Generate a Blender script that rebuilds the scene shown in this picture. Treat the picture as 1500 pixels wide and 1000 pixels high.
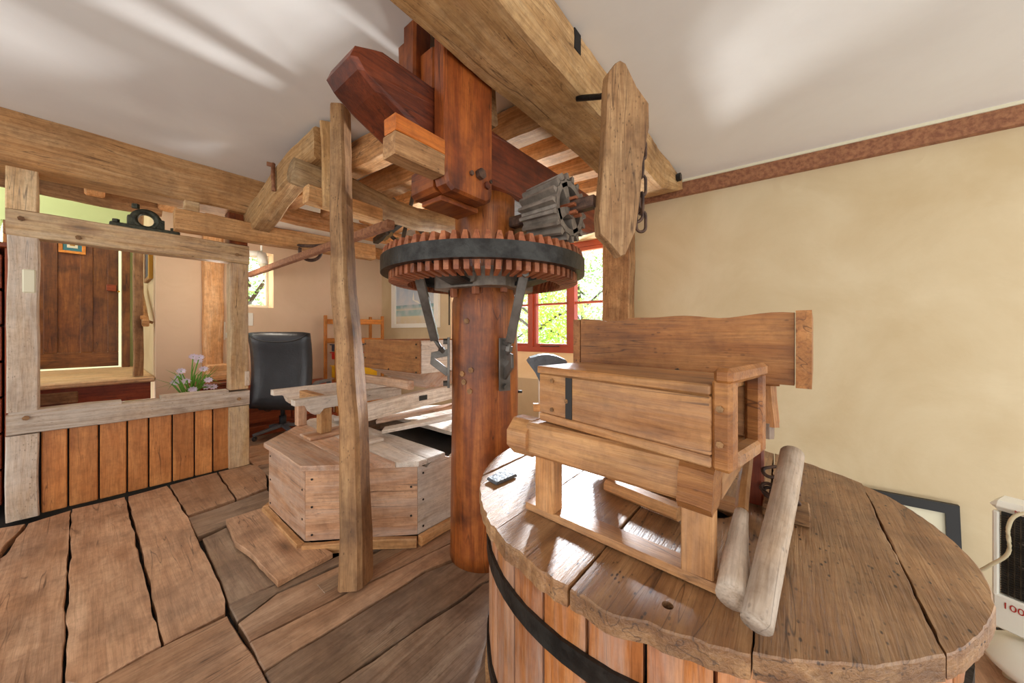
import bpy, math, random
from mathutils import Vector, noise, Matrix
random.seed(7)
S = bpy.context.scene
for o in list(bpy.data.objects): bpy.data.objects.remove(o)
COL = S.collection
# ------------------------------------------------------------------ camera
CH = 1.10                                   # lens height above the boards
ANG = math.radians(39.0)
FW = Vector((math.cos(ANG), math.sin(ANG), 0)); RT = Vector((math.sin(ANG), -math.cos(ANG), 0))
cam = bpy.data.cameras.new('camera'); co = bpy.data.objects.new('camera', cam); COL.objects.link(co)
cam.lens = 12.0; cam.sensor_width = 36.0; cam.shift_y = -13/1500; cam.clip_start = 0.02
co.location = (0, 0, CH); co.rotation_euler = (math.pi/2, 0, ANG - math.pi/2)
S.camera = co
# ------------------------------------------------------------------ world, sun, exposure
W = bpy.data.worlds.new('World'); S.world = W; W.use_nodes = True
wn = W.node_tree.nodes; wn.clear()
wo = wn.new('ShaderNodeOutputWorld'); wb = wn.new('ShaderNodeBackground')
wb.inputs[0].default_value = (1.0, 0.99, 0.97, 1); wb.inputs[1].default_value = 1.65
W.node_tree.links.new(wb.outputs[0], wo.inputs[0])
def sun(name, d, strength, angle, color):
    l = bpy.data.lights.new(name, 'SUN'); l.energy = strength; l.angle = math.radians(angle); l.color = color
    o = bpy.data.objects.new(name, l); COL.objects.link(o); o.location = (9, 6, 6)
    o.rotation_euler = Vector(d).to_track_quat('-Z', 'Y').to_euler(); return o
sun('sun', (-2.7, -1.30, -1.13), 13.0, 7, (0.86, 0.93, 1.0))
sun('sky_glow', (-2.7, -1.2, -1.3), 6.0, 38, (0.78, 0.88, 1.0))             # the bright sky above the trees
sun('sun_off_the_mill_pond', (-1.0, -0.06, 0.34), 6.0, 9, (0.97, 0.98, 1.0))   # sunlight thrown up by the water outside
al = bpy.data.lights.new('pond_glitter', 'AREA'); al.shape = 'RECTANGLE'; al.size = 1.0; al.size_y = 0.8; al.energy = 420; al.color = (0.95, 0.98, 1.0)
alo = bpy.data.objects.new('pond_glitter', al); COL.objects.link(alo); alo.location = (4.35, 3.8, 0.2)
alo.rotation_euler = Vector((-2.2, -3.3, 2.1)).to_track_quat('-Z', 'Y').to_euler()
S.view_settings.view_transform = 'Standard'; S.view_settings.look = 'None'
S.view_settings.gamma = 1.0; S.view_settings.use_curve_mapping = False
S.view_settings.exposure = 0.34
def lamp(name, loc, watt, r, col):                                   # unseen fill lights added to brighten the office and the stair lobby
    l = bpy.data.lights.new(name, 'POINT'); l.energy = watt; l.shadow_soft_size = r; l.color = col
    o = bpy.data.objects.new(name, l); COL.objects.link(o); o.location = loc
lamp('office_fill', (0.75, 4.15, 1.62), 7, 0.06, (1.0, 0.88, 0.74))
lamp('stair_fill', (-0.7, 5.7, 2.80), 15, 0.10, (1.0, 0.94, 0.80))
# ------------------------------------------------------------------ picture rays to places in the room
def ray(px, py): return FW + RT*((px-750)/500) + Vector((0, 0, (487-py)/500))
def at_d(px, py, d): return Vector((0, 0, CH)) + ray(px, py)*d
def at_z(px, py, z): r = ray(px, py); return at_d(px, py, (z-CH)/r.z)
def at_y(px, py, Y): r = ray(px, py); return at_d(px, py, Y/r.y)
def at_x(px, py, X): r = ray(px, py); return at_d(px, py, X/r.x)
def V(*a): return Vector(a)
# ------------------------------------------------------------------ materials
def srgb(h):
    if isinstance(h, str): h = [int(h[i:i+2], 16) for i in (0, 2, 4)]
    return tuple(((c/255+0.055)/1.055)**2.4 if c/255 > 0.04045 else c/255/12.92 for c in h) + (1,)
def newmat(name):
    m = bpy.data.materials.new(name); m.use_nodes = True
    n = m.node_tree.nodes; l = m.node_tree.links
    return m, n, l, n['Principled BSDF']
def noise_node(n, l, vec, scale, detail=4, rough=0.55, dist=0.0):
    t = n.new('ShaderNodeTexNoise'); t.inputs['Scale'].default_value = scale
    t.inputs['Detail'].default_value = detail; t.inputs['Roughness'].default_value = rough
    t.inputs['Distortion'].default_value = dist
    l.new(vec, t.inputs['Vector']); return t.outputs['Fac']
def ramp(n, l, fac, stops):
    r = n.new('ShaderNodeValToRGB'); e = r.color_ramp.elements
    while len(e) < len(stops): e.new(0.5)
    for i, (p, c) in enumerate(stops): e[i].position = p; e[i].color = c
    l.new(fac, r.inputs[0]); return r.outputs[0]
def mixc(n, l, fac, a, b, mode='MIX'):
    m = n.new('ShaderNodeMix'); m.data_type = 'RGBA'; m.blend_type = mode
    for i, s in ((0, fac), (6, a), (7, b)):
        if hasattr(s, 'is_output'): l.new(s, m.inputs[i])
        else: m.inputs[i].default_value = s
    return m.outputs[2]
def wood(name, light, mid, dark, rough=0.55, worm=0.0, flour=0.0, stain=0.5, bump=0.35, gs=1.0, spec=0.5, vary=0.25):
    m, n, l, b = newmat(name)
    at = n.new('ShaderNodeAttribute'); at.attribute_name = 'grain'
    oi = n.new('ShaderNodeObjectInfo')
    mul = n.new('ShaderNodeVectorMath'); mul.operation = 'MULTIPLY_ADD'
    cmb = n.new('ShaderNodeCombineXYZ')
    for i in range(3): l.new(oi.outputs['Random'], cmb.inputs[i])
    l.new(cmb.outputs[0], mul.inputs[0]); mul.inputs[1].default_value = (37, 23, 51); l.new(at.outputs['Vector'], mul.inputs[2])
    base = mul.outputs[0]
    mp = n.new('ShaderNodeMapping'); mp.inputs['Scale'].default_value = (1.6*gs, 15*gs, 15*gs); l.new(base, mp.inputs[0])
    g1 = noise_node(n, l, mp.outputs[0], 1.5, 6, 0.62, 0.7)
    mp2 = n.new('ShaderNodeMapping'); mp2.inputs['Scale'].default_value = (6*gs, 120*gs, 120*gs); l.new(base, mp2.inputs[0])
    g2 = noise_node(n, l, mp2.outputs[0], 1.5, 4, 0.65, 0.5)
    blot = noise_node(n, l, base, 4.5, 4, 0.6, 0.4)
    D_, M_, L_ = srgb(dark), srgb(mid), srgb(light)
    D2 = tuple(D_[i]*0.55+M_[i]*0.45 for i in range(4)); M2 = tuple(M_[i]*0.6+L_[i]*0.4 for i in range(4))
    c = ramp(n, l, g1, [(0.25, D2), (0.44, M_), (0.56, M2), (0.74, L_)])
    big = ramp(n, l, noise_node(n, l, base, 1.9, 3, 0.5, 0.6), [(0.35, (1.0, 0.90, 0.78, 1)), (0.65, (1.0, 1.0, 1.0, 1))])
    c = mixc(n, l, 0.9, c, big, 'MULTIPLY')
    wv = n.new('ShaderNodeTexWave'); wv.bands_direction = 'Z'; wv.inputs['Scale'].default_value = 7*gs; wv.inputs['Distortion'].default_value = 5; wv.inputs['Detail'].default_value = 3; wv.inputs['Detail Scale'].default_value = 0.8
    wmp = n.new('ShaderNodeMapping'); wmp.inputs['Scale'].default_value = (0.35, 1.6, 1.6); l.new(base, wmp.inputs[0]); l.new(wmp.outputs[0], wv.inputs['Vector'])
    c = mixc(n, l, 0.35, c, ramp(n, l, wv.outputs['Fac'], [(0.1, (0.68, 0.58, 0.50, 1)), (0.45, (1, 1, 1, 1))]), 'MULTIPLY')
    fib = ramp(n, l, g2, [(0.34, (0.58, 0.52, 0.46, 1)), (0.55, (1, 1, 1, 1))])
    c = mixc(n, l, 0.6, c, fib, 'MULTIPLY')
    mot = ramp(n, l, noise_node(n, l, base, 28, 4, 0.7, 0.3), [(0.34, (0.60, 0.56, 0.52, 1)), (0.56, (1, 1, 1, 1))])
    c = mixc(n, l, 0.5, c, mot, 'MULTIPLY')
    kv = n.new('ShaderNodeTexVoronoi'); kv.inputs['Scale'].default_value = 2.6*gs; kmp = n.new('ShaderNodeMapping'); kmp.inputs['Scale'].default_value = (0.55, 1.5, 1.5)
    l.new(base, kmp.inputs[0]); l.new(kmp.outputs[0], kv.inputs['Vector'])
    kn_ = ramp(n, l, kv.outputs['Distance'], [(0.035, (0.22, 0.15, 0.10, 1)), (0.075, (0.62, 0.5, 0.4, 1)), (0.15, (1, 1, 1, 1))])
    c = mixc(n, l, 0.8, c, kn_, 'MULTIPLY')
    st = ramp(n, l, blot, [(0.30, (0.36, 0.31, 0.28, 1)), (0.54, (1, 1, 1, 1))])
    c = mixc(n, l, min(1, stain*1.2), c, st, 'MULTIPLY')
    vr = n.new('ShaderNodeMapRange'); vr.inputs[3].default_value = 1-vary; vr.inputs[4].default_value = 1+vary*0.5
    l.new(oi.outputs['Random'], vr.inputs[0])
    hsv = n.new('ShaderNodeHueSaturation'); l.new(c, hsv.inputs['Color']); l.new(vr.outputs[0], hsv.inputs['Value']); c = hsv.outputs[0]
    crk_m = n.new('ShaderNodeMapping'); crk_m.inputs['Scale'].default_value = (0.9, 16, 16); l.new(base, crk_m.inputs[0])
    crk = noise_node(n, l, crk_m.outputs[0], 1.1, 2, 0.5, 0.5)
    ck = ramp(n, l, crk, [(0.487, (1, 1, 1, 1)), (0.496, (0.16, 0.12, 0.10, 1)), (0.505, (1, 1, 1, 1))])
    cmask = ramp(n, l, noise_node(n, l, base, 2.3, 1), [(0.50, (0, 0, 0, 1)), (0.58, (0.8, 0.8, 0.8, 1))])
    c = mixc(n, l, cmask, c, mixc(n, l, 1.0, c, ck, 'MULTIPLY'))
    hgt = g2
    if worm:
        vo = n.new('ShaderNodeTexVoronoi'); vo.inputs['Scale'].default_value = 62
        wm = n.new('ShaderNodeMapping'); wm.inputs['Scale'].default_value = (0.6, 1.3, 1.3); l.new(base, wm.inputs[0]); l.new(wm.outputs[0], vo.inputs['Vector'])
        pit = ramp(n, l, vo.outputs['Distance'], [(0.13, (0.10, 0.07, 0.05, 1)), (0.24, (1, 1, 1, 1))])
        pm = ramp(n, l, noise_node(n, l, base, 9, 2), [(0.44, (0, 0, 0, 1)), (0.6, (worm,)*3 + (1,))])
        c = mixc(n, l, pm, c, mixc(n, l, 1.0, c, pit, 'MULTIPLY'))
    if flour:
        fl = ramp(n, l, noise_node(n, l, mp.outputs[0], 1.0, 5, 0.7, 0.6), [(0.40, (0, 0, 0, 1)), (0.75, (flour,)*3 + (1,))])
        c = mixc(n, l, fl, c, srgb('dcd5cc'))
    l.new(c, b.inputs['Base Color'])
    rr = n.new('ShaderNodeMapRange'); rr.inputs[3].default_value = rough-0.12; rr.inputs[4].default_value = rough+0.18
    l.new(g2, rr.inputs[0]); l.new(rr.outputs[0], b.inputs['Roughness'])
    b.inputs['Specular IOR Level'].default_value = spec
    bp = n.new('ShaderNodeBump'); bp.inputs['Strength'].default_value = bump; bp.inputs['Distance'].default_value = 0.004
    add = n.new('ShaderNodeMath'); add.operation = 'ADD'; l.new(hgt, add.inputs[0]); l.new(blot, add.inputs[1])
    l.new(add.outputs[0], bp.inputs['Height']); l.new(bp.outputs[0], b.inputs['Normal'])
    return m
def plain(name, col, rough=0.6, metal=0.0, var=0.12, scale=8, bump=0.0, spec=0.5, col2=None, bscale=None):
    m, n, l, b = newmat(name)
    tc = n.new('ShaderNodeNewGeometry')
    f = noise_node(n, l, tc.outputs['Position'], scale, 5, 0.6)
    a = srgb(col); d = srgb(col2) if col2 else tuple(x*(1-var) for x in a[:3]) + (1,)
    l.new(ramp(n, l, f, [(0.38, d), (0.62, a)]), b.inputs['Base Color'])
    b.inputs['Roughness'].default_value = rough; b.inputs['Metallic'].default_value = metal
    b.inputs['Specular IOR Level'].default_value = spec
    if bump:
        bp = n.new('ShaderNodeBump'); bp.inputs['Strength'].default_value = bump; bp.inputs['Distance'].default_value = 0.01
        l.new(noise_node(n, l, tc.outputs['Position'], bscale or scale*3, 4), bp.inputs['Height']); l.new(bp.outputs[0], b.inputs['Normal'])
    return m
def plaster(name, col, col2, lump=0.5):
    m, n, l, b = newmat(name)
    tc = n.new('ShaderNodeNewGeometry'); p = tc.outputs['Position']
    c = ramp(n, l, noise_node(n, l, p, 1.4, 6, 0.6, 0.5), [(0.35, srgb(col2)), (0.65, srgb(col))])
    l.new(c, b.inputs['Base Color']); b.inputs['Roughness'].default_value = 0.75
    h1 = noise_node(n, l, p, 3.0, 5, 0.5, 0.3)
    vo = n.new('ShaderNodeTexVoronoi'); vo.inputs['Scale'].default_value = 2.1; l.new(p, vo.inputs['Vector'])
    rg = ramp(n, l, vo.outputs['Distance'], [(0.20, (0, 0, 0, 1)), (0.24, (1, 1, 1, 1)), (0.29, (0, 0, 0, 1))])
    mk = ramp(n, l, noise_node(n, l, p, 1.7, 2), [(0.55, (0, 0, 0, 1)), (0.62, (0.25, 0.25, 0.25, 1))])
    mm = mixc(n, l, 1.0, rg, mk, 'MULTIPLY')
    add = n.new('ShaderNodeMath'); add.operation = 'ADD'; l.new(h1, add.inputs[0]); l.new(mm, add.inputs[1])
    bp = n.new('ShaderNodeBump'); bp.inputs['Strength'].default_value = lump; bp.inputs['Distance'].default_value = 0.03
    l.new(add.outputs[0], bp.inputs['Height']); l.new(bp.outputs[0], b.inputs['Normal'])
    return m
M = {}
M['ceil'] = plaster('ceiling_plaster', 'e9e6e0', 'e2ded8', 0.12)
M['wall'] = plaster('tan_plaster', 'd6c4a0', 'c8b28a', 0.35)
M['wall_pink'] = plaster('cream_plaster', 'e6cdb0', 'dcc2a2', 0.15)
M['green'] = plaster('green_plaster', 'c9d9a0', 'c0d096', 0.1)
M['beam'] = wood('pale_oak_beam', 'f0c894', 'dcaa70', 'b07a44', 0.6, worm=0.35, stain=0.35)
M['bark'] = wood('rough_beam', 'ecca98', 'd0a66e', '9a7246', 0.7, worm=0.5, stain=0.5, bump=0.6)
M['joist'] = wood('joist_oak', 'f2c898', 'e0aa70', 'b47e4a', 0.65, stain=0.35)
M['post'] = wood('grey_brown_post', 'cca678', 'a67e54', '70503a', 0.65, worm=0.6, stain=0.6, bump=0.6)
M['frame'] = wood('partition_oak', 'f2d8ac', 'e0bc8a', 'bc8e5c', 0.6, worm=0.3, flour=0.25, stain=0.25)
M['limed'] = wood('limed_oak', 'eadccc', 'd8c4ae', 'ac9074', 0.6, worm=0.5, flour=0.55, stain=0.3)
M['panel'] = wood('panel_board', 'e09e5e', 'cc8648', 'a25e2e', 0.4, stain=0.3, bump=0.15, vary=0.18)
M['floor'] = wood('floor_board', 'dcb898', 'c09878', '8e6a50', 0.42, stain=0.5, bump=0.4, worm=0.15, spec=0.6, gs=0.7)
M['floor_grey'] = wood('grey_floor_board', 'bca68e', '9c826c', '685242', 0.40, stain=0.6, bump=0.4, worm=0.2, spec=0.7, gs=0.7)
M['shaft'] = wood('polished_shaft', 'c87c3c', '95501f', '3c1c0e', 0.36, stain=1.0, bump=0.2, gs=0.8, vary=0)
M['yoke'] = wood('orange_oak', 'c4712e', '9c4e1c', '54260e', 0.45, stain=0.85, bump=0.2)
M['bridge'] = wood('dark_red_oak', '8e4420', '62290f', '34160a', 0.5, stain=0.7, bump=0.3)
M['fresh'] = wood('new_orange_pine', 'e08838', 'd07424', 'b85c18', 0.5, stain=0.1, bump=0.1)
M['lid'] = wood('casing_lid', 'c8a276', 'a67c52', '644428', 0.46, worm=1.0, stain=0.55, bump=0.8, spec=0.9, gs=0.8, vary=0.12)
M['stave'] = wood('stave_pine', 'dc9c62', 'c47c42', '925022', 0.45, stain=0.5, bump=0.3, flour=0.4)
M['horse'] = wood('horse_elm', 'dcac74', 'c08a54', '8c5c32', 0.48, stain=0.45, bump=0.3, flour=0.12)
M['hop'] = wood('hopper_elm', 'cc9458', 'aa703a', '6e4422', 0.5, worm=0.5, stain=0.45, bump=0.5)
M['tun'] = wood('tun_board', 'e4bc9a', 'd0a07a', '9e7050', 0.5, worm=0.3, flour=0.5, stain=0.35, gs=0.7)
M['white'] = wood('floury_wood', 'f4efe8', 'e4dacd', 'bca894', 0.5, worm=0.3, flour=0.8, stain=0.15)
M['cog'] = wood('applewood_cog', 'c08058', 'a05c3a', '5c3220', 0.5, stain=0.35, bump=0.1)
M['greycog'] = wood('grey_cog', 'b8a880', '988860', '645638', 0.6, stain=0.3, bump=0.1)
M['door'] = wood('door_oak', '9c6630', '7a4a20', '4c2c12', 0.33, stain=0.6, bump=0.1)
M['red'] = wood('mahogany', 'b0582a', '964420', '6c2e14', 0.4, stain=0.3, bump=0.1)
M['pine'] = wood('varnished_pine', 'e8a048', 'dc8c34', 'c47424', 0.4, stain=0.1, bump=0.05)
M['log'] = wood('pale_log', 'dcc69c', 'c0a074', '8a6a46', 0.65, stain=0.5, bump=0.7, worm=0.3)
M['iron'] = plain('black_iron', '3c3b38', 0.45, 0.6, col2='24211f', scale=14, bump=0.3)
M['ironrust'] = plain('grey_brown_iron', '8c8276', 0.45, 0.25, col2='6e645a', scale=18, bump=0.1)
M['steel'] = plain('grey_steel', '75706a', 0.4, 0.6, col2='57524c', scale=10)
M['rust'] = plain('rusty_iron', 'a87450', 0.75, 0.1, col2='84543a', scale=40, bump=0.5)
M['hook'] = plain('hook_iron', '6a5040', 0.6, 0.4, col2='40302a', scale=25)
M['green_iron'] = plain('green_iron', '4a4c3c', 0.6, 0.3, col2='2c2e26', scale=30, bump=0.5)
M['winred'] = plain('red_window_paint', 'b04a2c', 0.35, 0, var=0.15, scale=6)
M['leather'] = plain('black_leather', '34363a', 0.33, 0, var=0.3, scale=5, bump=0.15, bscale=60, spec=0.6)
M['blackpl'] = plain('black_plastic', '303236', 0.4)
M['greypl'] = plain('grey_plastic', '74797e', 0.4)
M['whitepl'] = plain('white_enamel', 'f0efe2', 0.3, 0, var=0.03)
M['creampl'] = plain('cream_cable', 'd8cca8', 0.45)
M['grille'] = plain('heater_grille', '59564a', 0.35, 0.7, col2='3a382e', scale=30)
M['dark'] = plain('dark_void', '1a1512', 0.9)
M['stone'] = plain('millstone', '6c6660', 0.8, bump=0.5, scale=20)
M['slate'] = plain('slate_tile', '585c62', 0.45, 0, var=0.3, scale=25, bump=0.4)
M['blackfr'] = plain('black_frame', '1e1c1a', 0.4)
M['mat'] = plain('cream_mount', 'ded8bc', 0.6, var=0.02)
M['gold'] = plain('gilt_frame', 'c89838', 0.4, 0.4)
M['redpl'] = plain('red_tub', 'cc2420', 0.4); M['bluepl'] = plain('blue_tub', '28384e', 0.4); M['yelpl'] = plain('yellow_tub', 'f0bc10', 0.4)
M['leafp'] = plain('flower_leaf', '6aa030', 0.5, var=0.3, scale=30)
M['petal'] = plain('lilac_petal', 'e6d6e6', 0.5, var=0.1, scale=30)
M['redink'] = plain('red_print', 'b03028', 0.5)
M['ink'] = plain('black_print', '2a2826', 0.6)
M['grass'] = plain('outside_grass', '7c9840', 0.9, var=0.3, scale=3)
M['trunk'] = plain('tree_bark', '4c4032', 0.9, var=0.4, scale=6, bump=0.6)
M['stonework'] = plain('white_brick', 'd8c4b4', 0.8, col2='b08070', scale=9, bump=0.3)
M['grain'] = plain('rubble_grain', 'cfc8bc', 0.8, col2='8c8478', scale=60, bump=0.8)
def leafmat(name, a, b_):
    m, n, l, b = newmat(name)
    oi = n.new('ShaderNodeNewGeometry'); c = ramp(n, l, noise_node(n, l, oi.outputs['Position'], 2.2, 2), [(0.35, srgb(a)), (0.65, srgb(b_))])
    l.new(c, b.inputs['Base Color']); b.inputs['Roughness'].default_value = 0.5
    tr = n.new('ShaderNodeBsdfTranslucent'); l.new(c, tr.inputs[0])
    mx = n.new('ShaderNodeMixShader'); mx.inputs[0].default_value = 0.6
    l.new(b.outputs[0], mx.inputs[1]); l.new(tr.outputs[0], mx.inputs[2]); l.new(mx.outputs[0], n['Material Output'].inputs[0])
    return m
M['leaf1'] = leafmat('spring_leaf', '94b83c', 'c4d85c'); M['leaf2'] = leafmat('deep_leaf', '6c9448', '9cbc68')
m, n, l, b = newmat('window_glass')
b.inputs['Base Color'].default_value = (1, 1, 1, 1); b.inputs['Roughness'].default_value = 0.0
tr = n.new('ShaderNodeBsdfTransparent'); mx = n.new('ShaderNodeMixShader'); mx.inputs[0].default_value = 0.05
gl = n.new('ShaderNodeBsdfGlossy'); gl.inputs['Roughness'].default_value = 0.02
l.new(tr.outputs[0], mx.inputs[1]); l.new(gl.outputs[0], mx.inputs[2]); l.new(mx.outputs[0], n['Material Output'].inputs[0])
M['glass'] = m
def seascape():
    m, n, l, b = newmat('seascape_print')
    at = n.new('ShaderNodeAttribute'); at.attribute_name = 'grain'; sp = n.new('ShaderNodeSeparateXYZ'); l.new(at.outputs['Vector'], sp.inputs[0])
    c = ramp(n, l, sp.outputs['Z'], [(0.0, srgb('d8c8a4')), (0.16, srgb('ddd0ae')), (0.18, srgb('a8c4bc')), (0.30, srgb('9cbcb8')), (0.31, srgb('d6d0b4')), (0.37, srgb('88b0b0')), (0.42, srgb('7fa4ac')), (0.425, srgb('c8d0d4')), (0.7, srgb('b4c4d0')), (1.0, srgb('98b0c4'))])
    c2 = ramp(n, l, noise_node(n, l, at.outputs['Vector'], 4, 4), [(0.45, (0, 0, 0, 1)), (0.65, (0.5, 0.5, 0.5, 1))])
    c = mixc(n, l, c2, c, srgb('dcd8d4')); l.new(c, b.inputs['Base Color']); b.inputs['Roughness'].default_value = 0.35
    return m
M['sea'] = seascape()
# ------------------------------------------------------------------ object helpers
WL = {}
def reg(o, w): WL[o.name] = Vector(w)
def wl(o): return WL[o.name] if o is not None else Vector((0, 0, 0))
def meta(o, label=None, cat=None, group=None, kind=None):
    for k, v in (('label', label), ('category', cat), ('group', group), ('kind', kind)):
        if v: o[k] = v
    return o
def thing(name, loc, label, cat, group=None):
    o = bpy.data.objects.new(name, None); o.empty_display_size = 0.1; COL.objects.link(o)
    o.location = loc; reg(o, loc); return meta(o, label, cat, group)
def put(name, verts, faces, mat, parent=None, grain=None, smooth=False, mats=None, fm=None, **kw):
    """One mesh object, its origin at the middle of its foot, at its own place under its parent."""
    vs = [Vector(v) for v in verts]
    c = sum(vs, Vector((0, 0, 0)))/len(vs); c.z = min(v.z for v in vs)
    me = bpy.data.meshes.new(name); me.from_pydata([v-c for v in vs], [], faces)
    for mm_ in (mats or [mat]): me.materials.append(mm_)
    if fm:
        for p, i in zip(me.polygons, fm): p.material_index = i
    if grain is None:                      # longest extent is the grain
        ex = [max(v[i] for v in vs)-min(v[i] for v in vs) for i in range(3)]; a = ex.index(max(ex))
        ordr = [a, (a+1) % 3, (a+2) % 3]; grain = [(v[ordr[0]], v[ordr[1]], v[ordr[2]]) for v in vs]
    at = me.attributes.new('grain', 'FLOAT_VECTOR', 'POINT')
    at.data.foreach_set('vector', [x for g in grain for x in g])
    me.update()
    if smooth:
        for p in me.polygons: p.use_smooth = True
    o = bpy.data.objects.new(name, me); COL.objects.link(o)
    if parent is not None: o.parent = parent
    o.location = c-wl(parent); reg(o, c)
    meta(o, kw.get('label'), kw.get('cat'), kw.get('group'), kw.get('kind'))
    return o
def again(o, name, world, parent, rot=None):
    """another object on the same mesh"""
    c = bpy.data.objects.new(name, o.data); COL.objects.link(c); c.parent = parent
    c.location = Vector(world)-wl(parent); reg(c, world)
    if rot: c.rotation_euler = rot
    return c
def timber_geo(pts, w, h, up=(0, 0, 1), rough=0.004, ch=0.12, seg=0.07, taper=(1, 1), n=3, seed=None, round_=False, caps=True):
    pts = [Vector(p) for p in pts]; seed = random.random()*100 if seed is None else seed
    # resample
    P = []; L = 0
    for a, b_ in zip(pts, pts[1:]):
        k = max(1, int((b_-a).length/seg))
        for i in range(k): P.append(a.lerp(b_, i/k))
    P.append(pts[-1])
    tot = sum((b_-a).length for a, b_ in zip(P, P[1:])) or 1
    sec = []
    if round_:
        N = 4*n
        for i in range(N): t = 2*math.pi*i/N; sec.append((math.cos(t)/2, math.sin(t)/2))
    else:
        c = ch
        cor = [(-.5, -.5), (.5, -.5), (.5, .5), (-.5, .5)]
        for i in range(4):
            a = Vector(cor[i]); b_ = Vector(cor[(i+1) % 4]); dd = (b_-a)
            cc = c*min(w, h)/(w if i % 2 == 0 else h)
            for k in range(n+1): t = cc+(1-2*cc)*k/n; q = a+dd*t; sec.append((q.x, q.y))
    up = Vector(up); vs = []; gr = []; s = 0; N = len(sec)
    for i, p in enumerate(P):
        if i: s += (p-P[i-1]).length
        t = (P[min(i+1, len(P)-1)]-P[max(i-1, 0)]).normalized()
        side = t.cross(up).normalized(); u = side.cross(t).normalized()
        f = taper[0]+(taper[1]-taper[0])*s/tot
        for (a, b_) in sec:
            q = p+side*(a*w*f)+u*(b_*h*f)
            if rough:
                nz = noise.noise_vector(Vector((q.x*3.2+seed, q.y*3.2, q.z*3.2)))*rough*1.5+noise.noise_vector(q*22+Vector((seed, 0, 0)))*rough*0.45
                q = q+nz
            vs.append(q); gr.append((s, a*w*f, b_*h*f))
    F = []
    for i in range(len(P)-1):
        for j in range(N):
            a = i*N+j; b_ = i*N+(j+1) % N
            F.append((a, b_, b_+N, a+N))
    if caps:
        F.append(tuple(reversed(range(N)))); F.append(tuple(range((len(P)-1)*N, len(P)*N)))
    return vs, F, gr
def timber(name, pts, w, h, mat, parent=None, smooth=False, up=(0, 0, 1), rough=0.004, ch=0.12, seg=0.07, taper=(1, 1), n=3, round_=False, **kw):
    vs, F, gr = timber_geo(pts, w, h, up, rough, ch, seg, taper, n, None, round_)
    return put(name, vs, F, mat, parent, gr, smooth, **kw)
def rod(name, pts, r, mat, parent=None, n=2, **kw):
    return timber(name, pts, 2*r, 2*r, mat, parent, smooth=True, rough=0, seg=9, n=n+1, round_=True, up=kw.pop('up', (0.01, 0.02, 1)), **kw)
def smooth_pts(P, k=6):
    P = [Vector(p) for p in P]; out = []
    for i in range(len(P)-1):
        a, b_, c, d = P[max(i-1, 0)], P[i], P[i+1], P[min(i+2, len(P)-1)]
        for j in range(k):
            t = j/k; out.append(0.5*((2*b_)+(c-a)*t+(2*a-5*b_+4*c-d)*t*t+(3*b_-a-3*c+d)*t*t*t))
    return out+[P[-1]]
def bx(x0, x1, y0, y1, z0, z1, c=0.0):
    """box geometry with small chamfer"""
    if not c:
        v = [(x, y, z) for z in (z0, z1) for (x, y) in ((x0, y0), (x1, y0), (x1, y1), (x0, y1))]
        return v, [(3, 2, 1, 0), (4, 5, 6, 7), (0, 1, 5, 4), (1, 2, 6, 5), (2, 3, 7, 6), (3, 0, 4, 7)]
    v = []
    for z, e in ((z0, c), (z0+c, 0), (z1-c, 0), (z1, c)):
        v += [(x0+e+(c if not e else 0), y0+e, z), (x1-e-(c if not e else 0), y0+e, z), (x1-e, y0+e+(c if not e else 0), z), (x1-e, y1-e-(c if not e else 0), z), (x1-e-(c if not e else 0), y1-e, z), (x0+e+(c if not e else 0), y1-e, z), (x0+e, y1-e-(c if not e else 0), z), (x0+e, y0+e+(c if not e else 0), z)]
    F = [tuple(reversed(range(8))), tuple(range(24, 32))]
    for k in range(3):
        for j in range(8): a = k*8+j; b_ = k*8+(j+1) % 8; F.append((a, b_, b_+8, a+8))
    return v, F
def box(name, x0, x1, y0, y1, z0, z1, mat, parent=None, c=0.004, rz=0, piv=None, **kw):
    v, F = bx(x0, x1, y0, y1, z0, z1, c)
    v = [Vector(q) for q in v]; g = None
    ex = [x1-x0, y1-y0, z1-z0]; a = ex.index(max(ex)); o3 = [a, (a+1) % 3, (a+2) % 3]; g = [(q[o3[0]], q[o3[1]], q[o3[2]]) for q in v]
    if rz:
        R = Matrix.Rotation(rz, 3, 'Z'); piv = Vector(piv); v = [R @ (q-piv)+piv for q in v]
    return put(name, v, F, mat, parent, g, **kw)
def join(parts):
    vs = []; F = []; gr = []
    for p in parts:
        o = len(vs); vs += [Vector(q) for q in p[0]]; F += [tuple(i+o for i in f) for f in p[1]]
        gr += list(p[2]) if len(p) > 2 else [tuple(q) for q in p[0]]
    return vs, F, gr
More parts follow.
